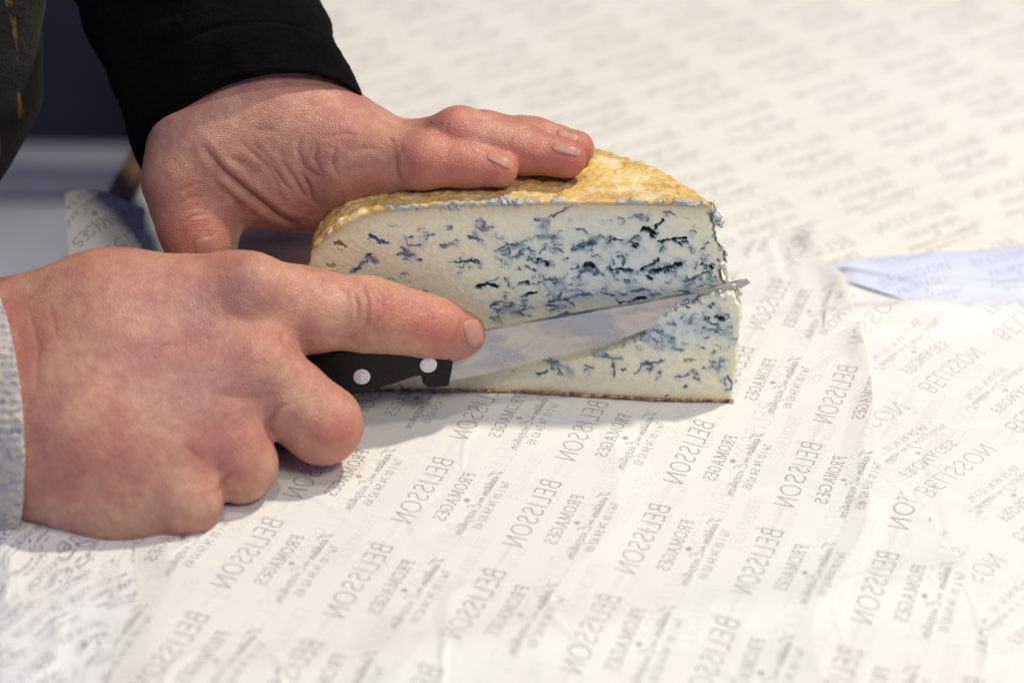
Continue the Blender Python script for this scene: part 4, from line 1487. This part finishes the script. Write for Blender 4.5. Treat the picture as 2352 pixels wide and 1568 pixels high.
# cut side on the right
NSy, NSz = 60, 200
fz = np.linspace(0, 1, NSz)
zs = ZB + fz * (ZTOP - 0.0004 - ZB)
ys = np.linspace(0, 1, NSy)
xfront = np.interp(zs, rz_s, rx_s) + (0.0004 + 0.0010 * np.clip((zs - 0.036) / 0.006, 0, 1)) * fbm(np.stack([zs, zs * 0, zs * 0], -1), 260, 3, 101)
dpt = 0.0125
Xs = xfront[None, :] - ys[:, None] * 0.002 + 0.0006 * fbm(np.stack([ys[:, None] * dpt + 0 * zs[None, :], zs[None, :] + 0 * ys[:, None], 0 * zs[None, :] + 0 * ys[:, None]], -1), 300, 3, 171) * (ys[:, None] > 0)
Ys = YF + 0.0015 + ys[:, None] * (np.maximum(dep[-1], 0.002)) + 0 * zs[None, :]
Ys[0] = YF + 0.0002
Zs = zs[None, :] + 0 * ys[:, None]
blk = {'vein': np.clip(fbm(np.stack([Ys, Zs, Zs * 0], -1), 200, 3, 175), 0, 1) * .35, 'halo': np.full(Xs.shape, .5), 'brown': Xs * 0, 'edge': Xs * 0, 'bluez': Xs * 0 + .6}
mesh_obj('cut_side', np.stack([Xs, Ys, Zs], -1).reshape(-1, 3), grid_faces(NSy, NSz), M_paste, cz, attrs={k: v.ravel() for k, v in blk.items()})


# thin dark crust along the foot of the cut face
nb = 500
xb = np.linspace(0.002 + XL + 0.012, 0.0703, nb)
Vb = []
for k, a in enumerate(np.linspace(0, 2 * math.pi, 10, endpoint=False)):
    rb_ = 0.00042 * (1 + 0.5 * fbm(np.stack([xb, xb * 0 + k * .003, xb * 0], -1), 500, 3, 181))
    Vb.append(np.stack([xb, YF - 0.0001 - np.cos(a) * rb_, ZB + 0.0004 + np.sin(a) * rb_ + 0.0002 * vnoise(np.stack([xb, xb * 0, xb * 0], -1), 300, 182)], -1))
Vb = np.array(Vb).transpose(1, 0, 2)
Vb[..., 1] -= np.interp(Vb[..., 0], [0.0, 0.045], [0, 0.0040])
M_crust = NT('crust')
_k = M_crust.noise(M_crust.pos(), 700, 4, 0.6)
M_crust.l(M_crust.ramp(_k, [(0.35, (0.10, 0.05, 0.02)), (0.52, (0.36, 0.19, 0.07)), (0.66, (0.72, 0.52, 0.34))]), M_crust.b.inputs['Base Color'])
M_crust.b.inputs['Roughness'].default_value = 0.7
mesh_obj('bottom_crust', Vb.reshape(-1, 3), grid_faces(nb, 10, True), M_crust.m, cz)


# ragged crumbs: blobs of mould and paste along the broken edges
def crumb_mesh(cs, name, mat, parent, attrs=None):
    import bmesh
    bm = bmesh.new()
    for (p, r) in cs:
        mt = Matrix.Translation(Vector(p)) @ Matrix.Rotation(R2.uniform(0, 6), 4, Vector((R2.random(), R2.random(), R2.random() + .1)).normalized()) @ Matrix.Diagonal((R2.uniform(.6, 1.5), R2.uniform(.6, 1.2), R2.uniform(.5, 1.0), 1))
        res = bmesh.ops.create_icosphere(bm, subdivisions=2, radius=r, matrix=mt)
        for v in res['verts']:
            v.co += (v.co - Vector(p)) * R2.uniform(-.25, .3)
    me = bpy.data.meshes.new(name)
    bm.to_mesh(me)
    bm.free()
    for pl in me.polygons:
        pl.use_smooth = True
    me.materials.append(mat)
    o = bpy.data.objects.new(name, me)
    COL.objects.link(o)
    if parent is not None:
        o.parent = parent
        o.matrix_parent_inverse = Matrix.Translation(-Vector(parent.location))
    return o


M_mould = simple_mat('blue_mould', (0.44, 0.49, 0.45), 0.85, scale=500, var=0.35, bump=0.5)
M_crumb = simple_mat('paste_crumbs', (0.66, 0.66, 0.55), 0.6, scale=400, var=0.15, bump=0.3)
cs = []
for (x0, y0, x1, y1, n, r) in ((955, 478, 1225, 466, 44, .0007), (1140, 460, 1190, 462, 20, .0010), (1480, 463, 1620, 467, 16, .0005), (1632, 478, 1655, 520, 40, .0010), (1650, 560, 1668, 600, 10, .0007)):
    for _ in range(n):
        t = R2.random()
        p = PY(x0 + (x1 - x0) * t + R2.gauss(0, 3), y0 + (y1 - y0) * t + R2.gauss(0, 2.5), YF + R2.uniform(-.0006, .002))
        cs.append((p, r * R2.uniform(.4, 1.2)))
mo = crumb_mesh(cs, 'mould_crust', M_mould, cz)
mo['kind'] = 'stuff'
cs = []
for (x0, y0, x1, y1, n, r) in ((1485, 745, 1500, 720, 8, .0008), (1495, 722, 1560, 700, 12, .0006), (1560, 700, 1680, 662, 12, .0004), (1120, 752, 1540, 688, 60, .00028), (1660, 600, 1672, 650, 18, .0007), (1680, 650, 1702, 680, 12, .0006)):
    for _ in range(n):
        t = R2.random()
        p = PY(x0 + (x1 - x0) * t + R2.gauss(0, 2), y0 + (y1 - y0) * t + R2.gauss(0, 2), YF - .0035 * (1 if x0 > 1480 and x0 < 1650 else 0.4))
        cs.append((p, r * R2.uniform(.4, 1.2)))
for _ in range(0):
    t = R2.random()
    p = PY(805 + 870 * t, 915 + R2.gauss(0, 1.0), YF - .0004)
    p[2] = max(p[2], ZB + .0001)
    cs.append((p, R2.uniform(.0002, .0006)))
co = crumb_mesh(cs, 'paste_crumbs', M_crumb, cz)
co['kind'] = 'stuff'
crumb = crumb_mesh([(PZ(1279, 404, 0.0712), .0006), (PZ(1284, 401, .0716), .0005)], 'rind_crumb', M_rind, None)
tag(crumb, 'tiny yellow crumb of rind in front of the middle fingertip', 'crumb')

# ------------------------------------------------------------------ knife
def kplane(px_, py_, off=0.0):
    # blade plane: y = .6300 + k (x-.0728) + m (z-.043) + off
    k, m = 0.120, 0.03
    r = ray(px_, py_)
    # ORI + t r ; y - k x - m z = c
    c = 0.6320 + off - k * 0.0728 - m * 0.043
    t = (c + m * CAMH) / (r[..., 1] - k * r[..., 0] - m * r[..., 2])
    return ORI + r * np.asarray(t)[..., None]


kn = thing('knife', tuple(kplane(1040, 850)), 'small kitchen knife with black riveted handle slicing into the blue cheese', 'knife')
sp = np.array([(985, 790), (1042, 775), (1112, 758), (1300, 724), (1500, 690), (1600, 670), (1660, 655), (1700, 645), (1716, 643), (1722, 648)], float)
eg = np.array([(985, 880), (1040, 873), (1100, 861), (1200, 836), (1300, 810), (1400, 786), (1490, 755), (1600, 708), (1690, 670), (1722, 650)], float)
tt = np.linspace(0, len(sp) - 1, 140)
spi = np.stack([np.interp(tt, range(len(sp)), sp[:, k]) for k in (0, 1)], 1)
egi = np.stack([np.interp(tt, range(len(eg)), eg[:, k]) for k in (0, 1)], 1)
A, B = kplane(spi[:, 0], spi[:, 1]), kplane(egi[:, 0], egi[:, 1])
nrm = np.array([0.120, -1, 0.03])
nrm /= np.linalg.norm(nrm)
nrm = -nrm if nrm[1] > 0 else nrm
rows = 14
Vk = []
for side in (1, -1):
    for j in range(rows):
        f = j / (rows - 1)
        th = 0.00085 * (1 - f) ** 0.8 + 0.00004
        Vk.append((A * (1 - f) + B * f) + nrm * side * th)
Vk = np.array(Vk).transpose(1, 0, 2)            # 140 x 28
Vk2 = Vk.copy()
Vk2[:, rows:] = Vk[:, rows:][:, ::-1]
bm_blade = NT('blade_steel')
P_ = bm_blade.pos((1, 1, 1))
n1 = bm_blade.noise(bm_blade.pos((22, 60, 60)), 2.6, 5, 0.6, 0.6)
n2 = bm_blade.noise(P_, 700, 3)
n5 = bm_blade.noise(bm_blade.pos((60, 100, 300)), 3, 4)
sm = bm_blade.rng(n1, 0.42, 0.60)
bm_blade.l(bm_blade.mix(sm, (0.30, 0.31, 0.37), (0.56, 0.52, 0.46)), bm_blade.b.inputs['Base Color'])
bm_blade.l(bm_blade.rng(sm, 0, 1, 0.95, 0.25), bm_blade.b.inputs['Metallic'])
bm_blade.l(bm_blade.rng(n1, 0.4, 0.6, 0.24, 0.5), bm_blade.b.inputs['Roughness'])
bb = bm_blade.bump(n1, 0.25, 0.0008)
bb = bm_blade.bump(n5, 0.1, 0.0003, bb)
bm_blade.l(bb, bm_blade.b.inputs['Normal'])
blade = mesh_obj('blade', Vk2.reshape(-1, 3), grid_faces(140, 2 * rows, True), bm_blade.m, kn)
for e in blade.data.polygons:
    e.use_smooth = True
es = blade.modifiers.new('edges', 'EDGE_SPLIT')
es.split_angle = math.radians(40)

# handle: outline on the knife plane with thickness and softened edges
ho = [(1043, 800), (1043, 822), (1037, 860), (1031, 889), (1000, 893), (984, 892), (972, 884), (968, 866), (950, 868), (900, 885), (840, 902), (800, 912), (700, 925), (600, 930), (480, 945), (330, 985), (300, 960), (305, 900), (380, 865), (500, 835), (600, 815), (680, 808), (850, 802)]
import bmesh
bm = bmesh.new()
HT = 0.0072
pts3 = kplane(np.array([p[0] for p in ho], float), np.array([p[1] for p in ho], float), -HT)
va = [bm.verts.new(p) for p in pts3]
vb = [bm.verts.new(p - nrm * 2 * HT) for p in pts3]
bm.faces.new(va)
bm.faces.new(vb[::-1])
for i in range(len(ho)):
    j = (i + 1) % len(ho)
    bm.faces.new((va[j], va[i], vb[i], vb[j]))
bmesh.ops.recalc_face_normals(bm, faces=bm.faces[:])
cap_edges = [e for e in bm.edges if (e.verts[0] in va) == (e.verts[1] in va)]
bmesh.ops.bevel(bm, geom=cap_edges, offset=0.0009, segments=3, affect='EDGES')
me = bpy.data.meshes.new('handle')
bm.to_mesh(me)
bm.free()
M_handle = simple_mat('black_plastic', (0.006, 0.006, 0.007), 0.5, scale=900, var=0.3, bump=0.15)
M_handle.node_tree.nodes['Principled BSDF'].inputs['Specular IOR Level'].default_value = 0.25
me.materials.append(M_handle)
hd = bpy.data.objects.new('handle', me)
COL.objects.link(hd)
hd.parent = kn
hd.matrix_parent_inverse = Matrix.Translation(-Vector(kn.location))
M_rivet = simple_mat('rivet_alloy', (0.66, 0.66, 0.67), 0.5, scale=700, var=0.1, metal=0.3, bump=0.1)
t1_ = np.array([1, 0.120, 0])
t1_ /= np.linalg.norm(t1_)
t2_ = np.cross(nrm, t1_)
for (x, y) in ((831, 865), (984, 838), (620, 880)):
    c = kplane(np.float64(x), np.float64(y), -HT * 1.01)
    rv = []
    nn = 40
    for h_, rr_ in ((-.0006, .00265), (.00012, .00262), (.00022, .0024)):
        for i in range(nn):
            a = 2 * math.pi * i / nn
            rv.append(c + nrm * h_ + (t1_ * math.cos(a) + t2_ * math.sin(a)) * rr_)
    rv.append(c + nrm * .00027)
    Fc = []
    for k in range(2):
        for i in range(nn):
            j = (i + 1) % nn
            Fc.append((k * nn + i, k * nn + j, (k + 1) * nn + j, (k + 1) * nn + i))
    for i in range(nn):
        Fc.append((2 * nn + i, 2 * nn + (i + 1) % nn, 3 * nn))
    mesh_obj('rivet', rv, Fc, M_rivet, kn)
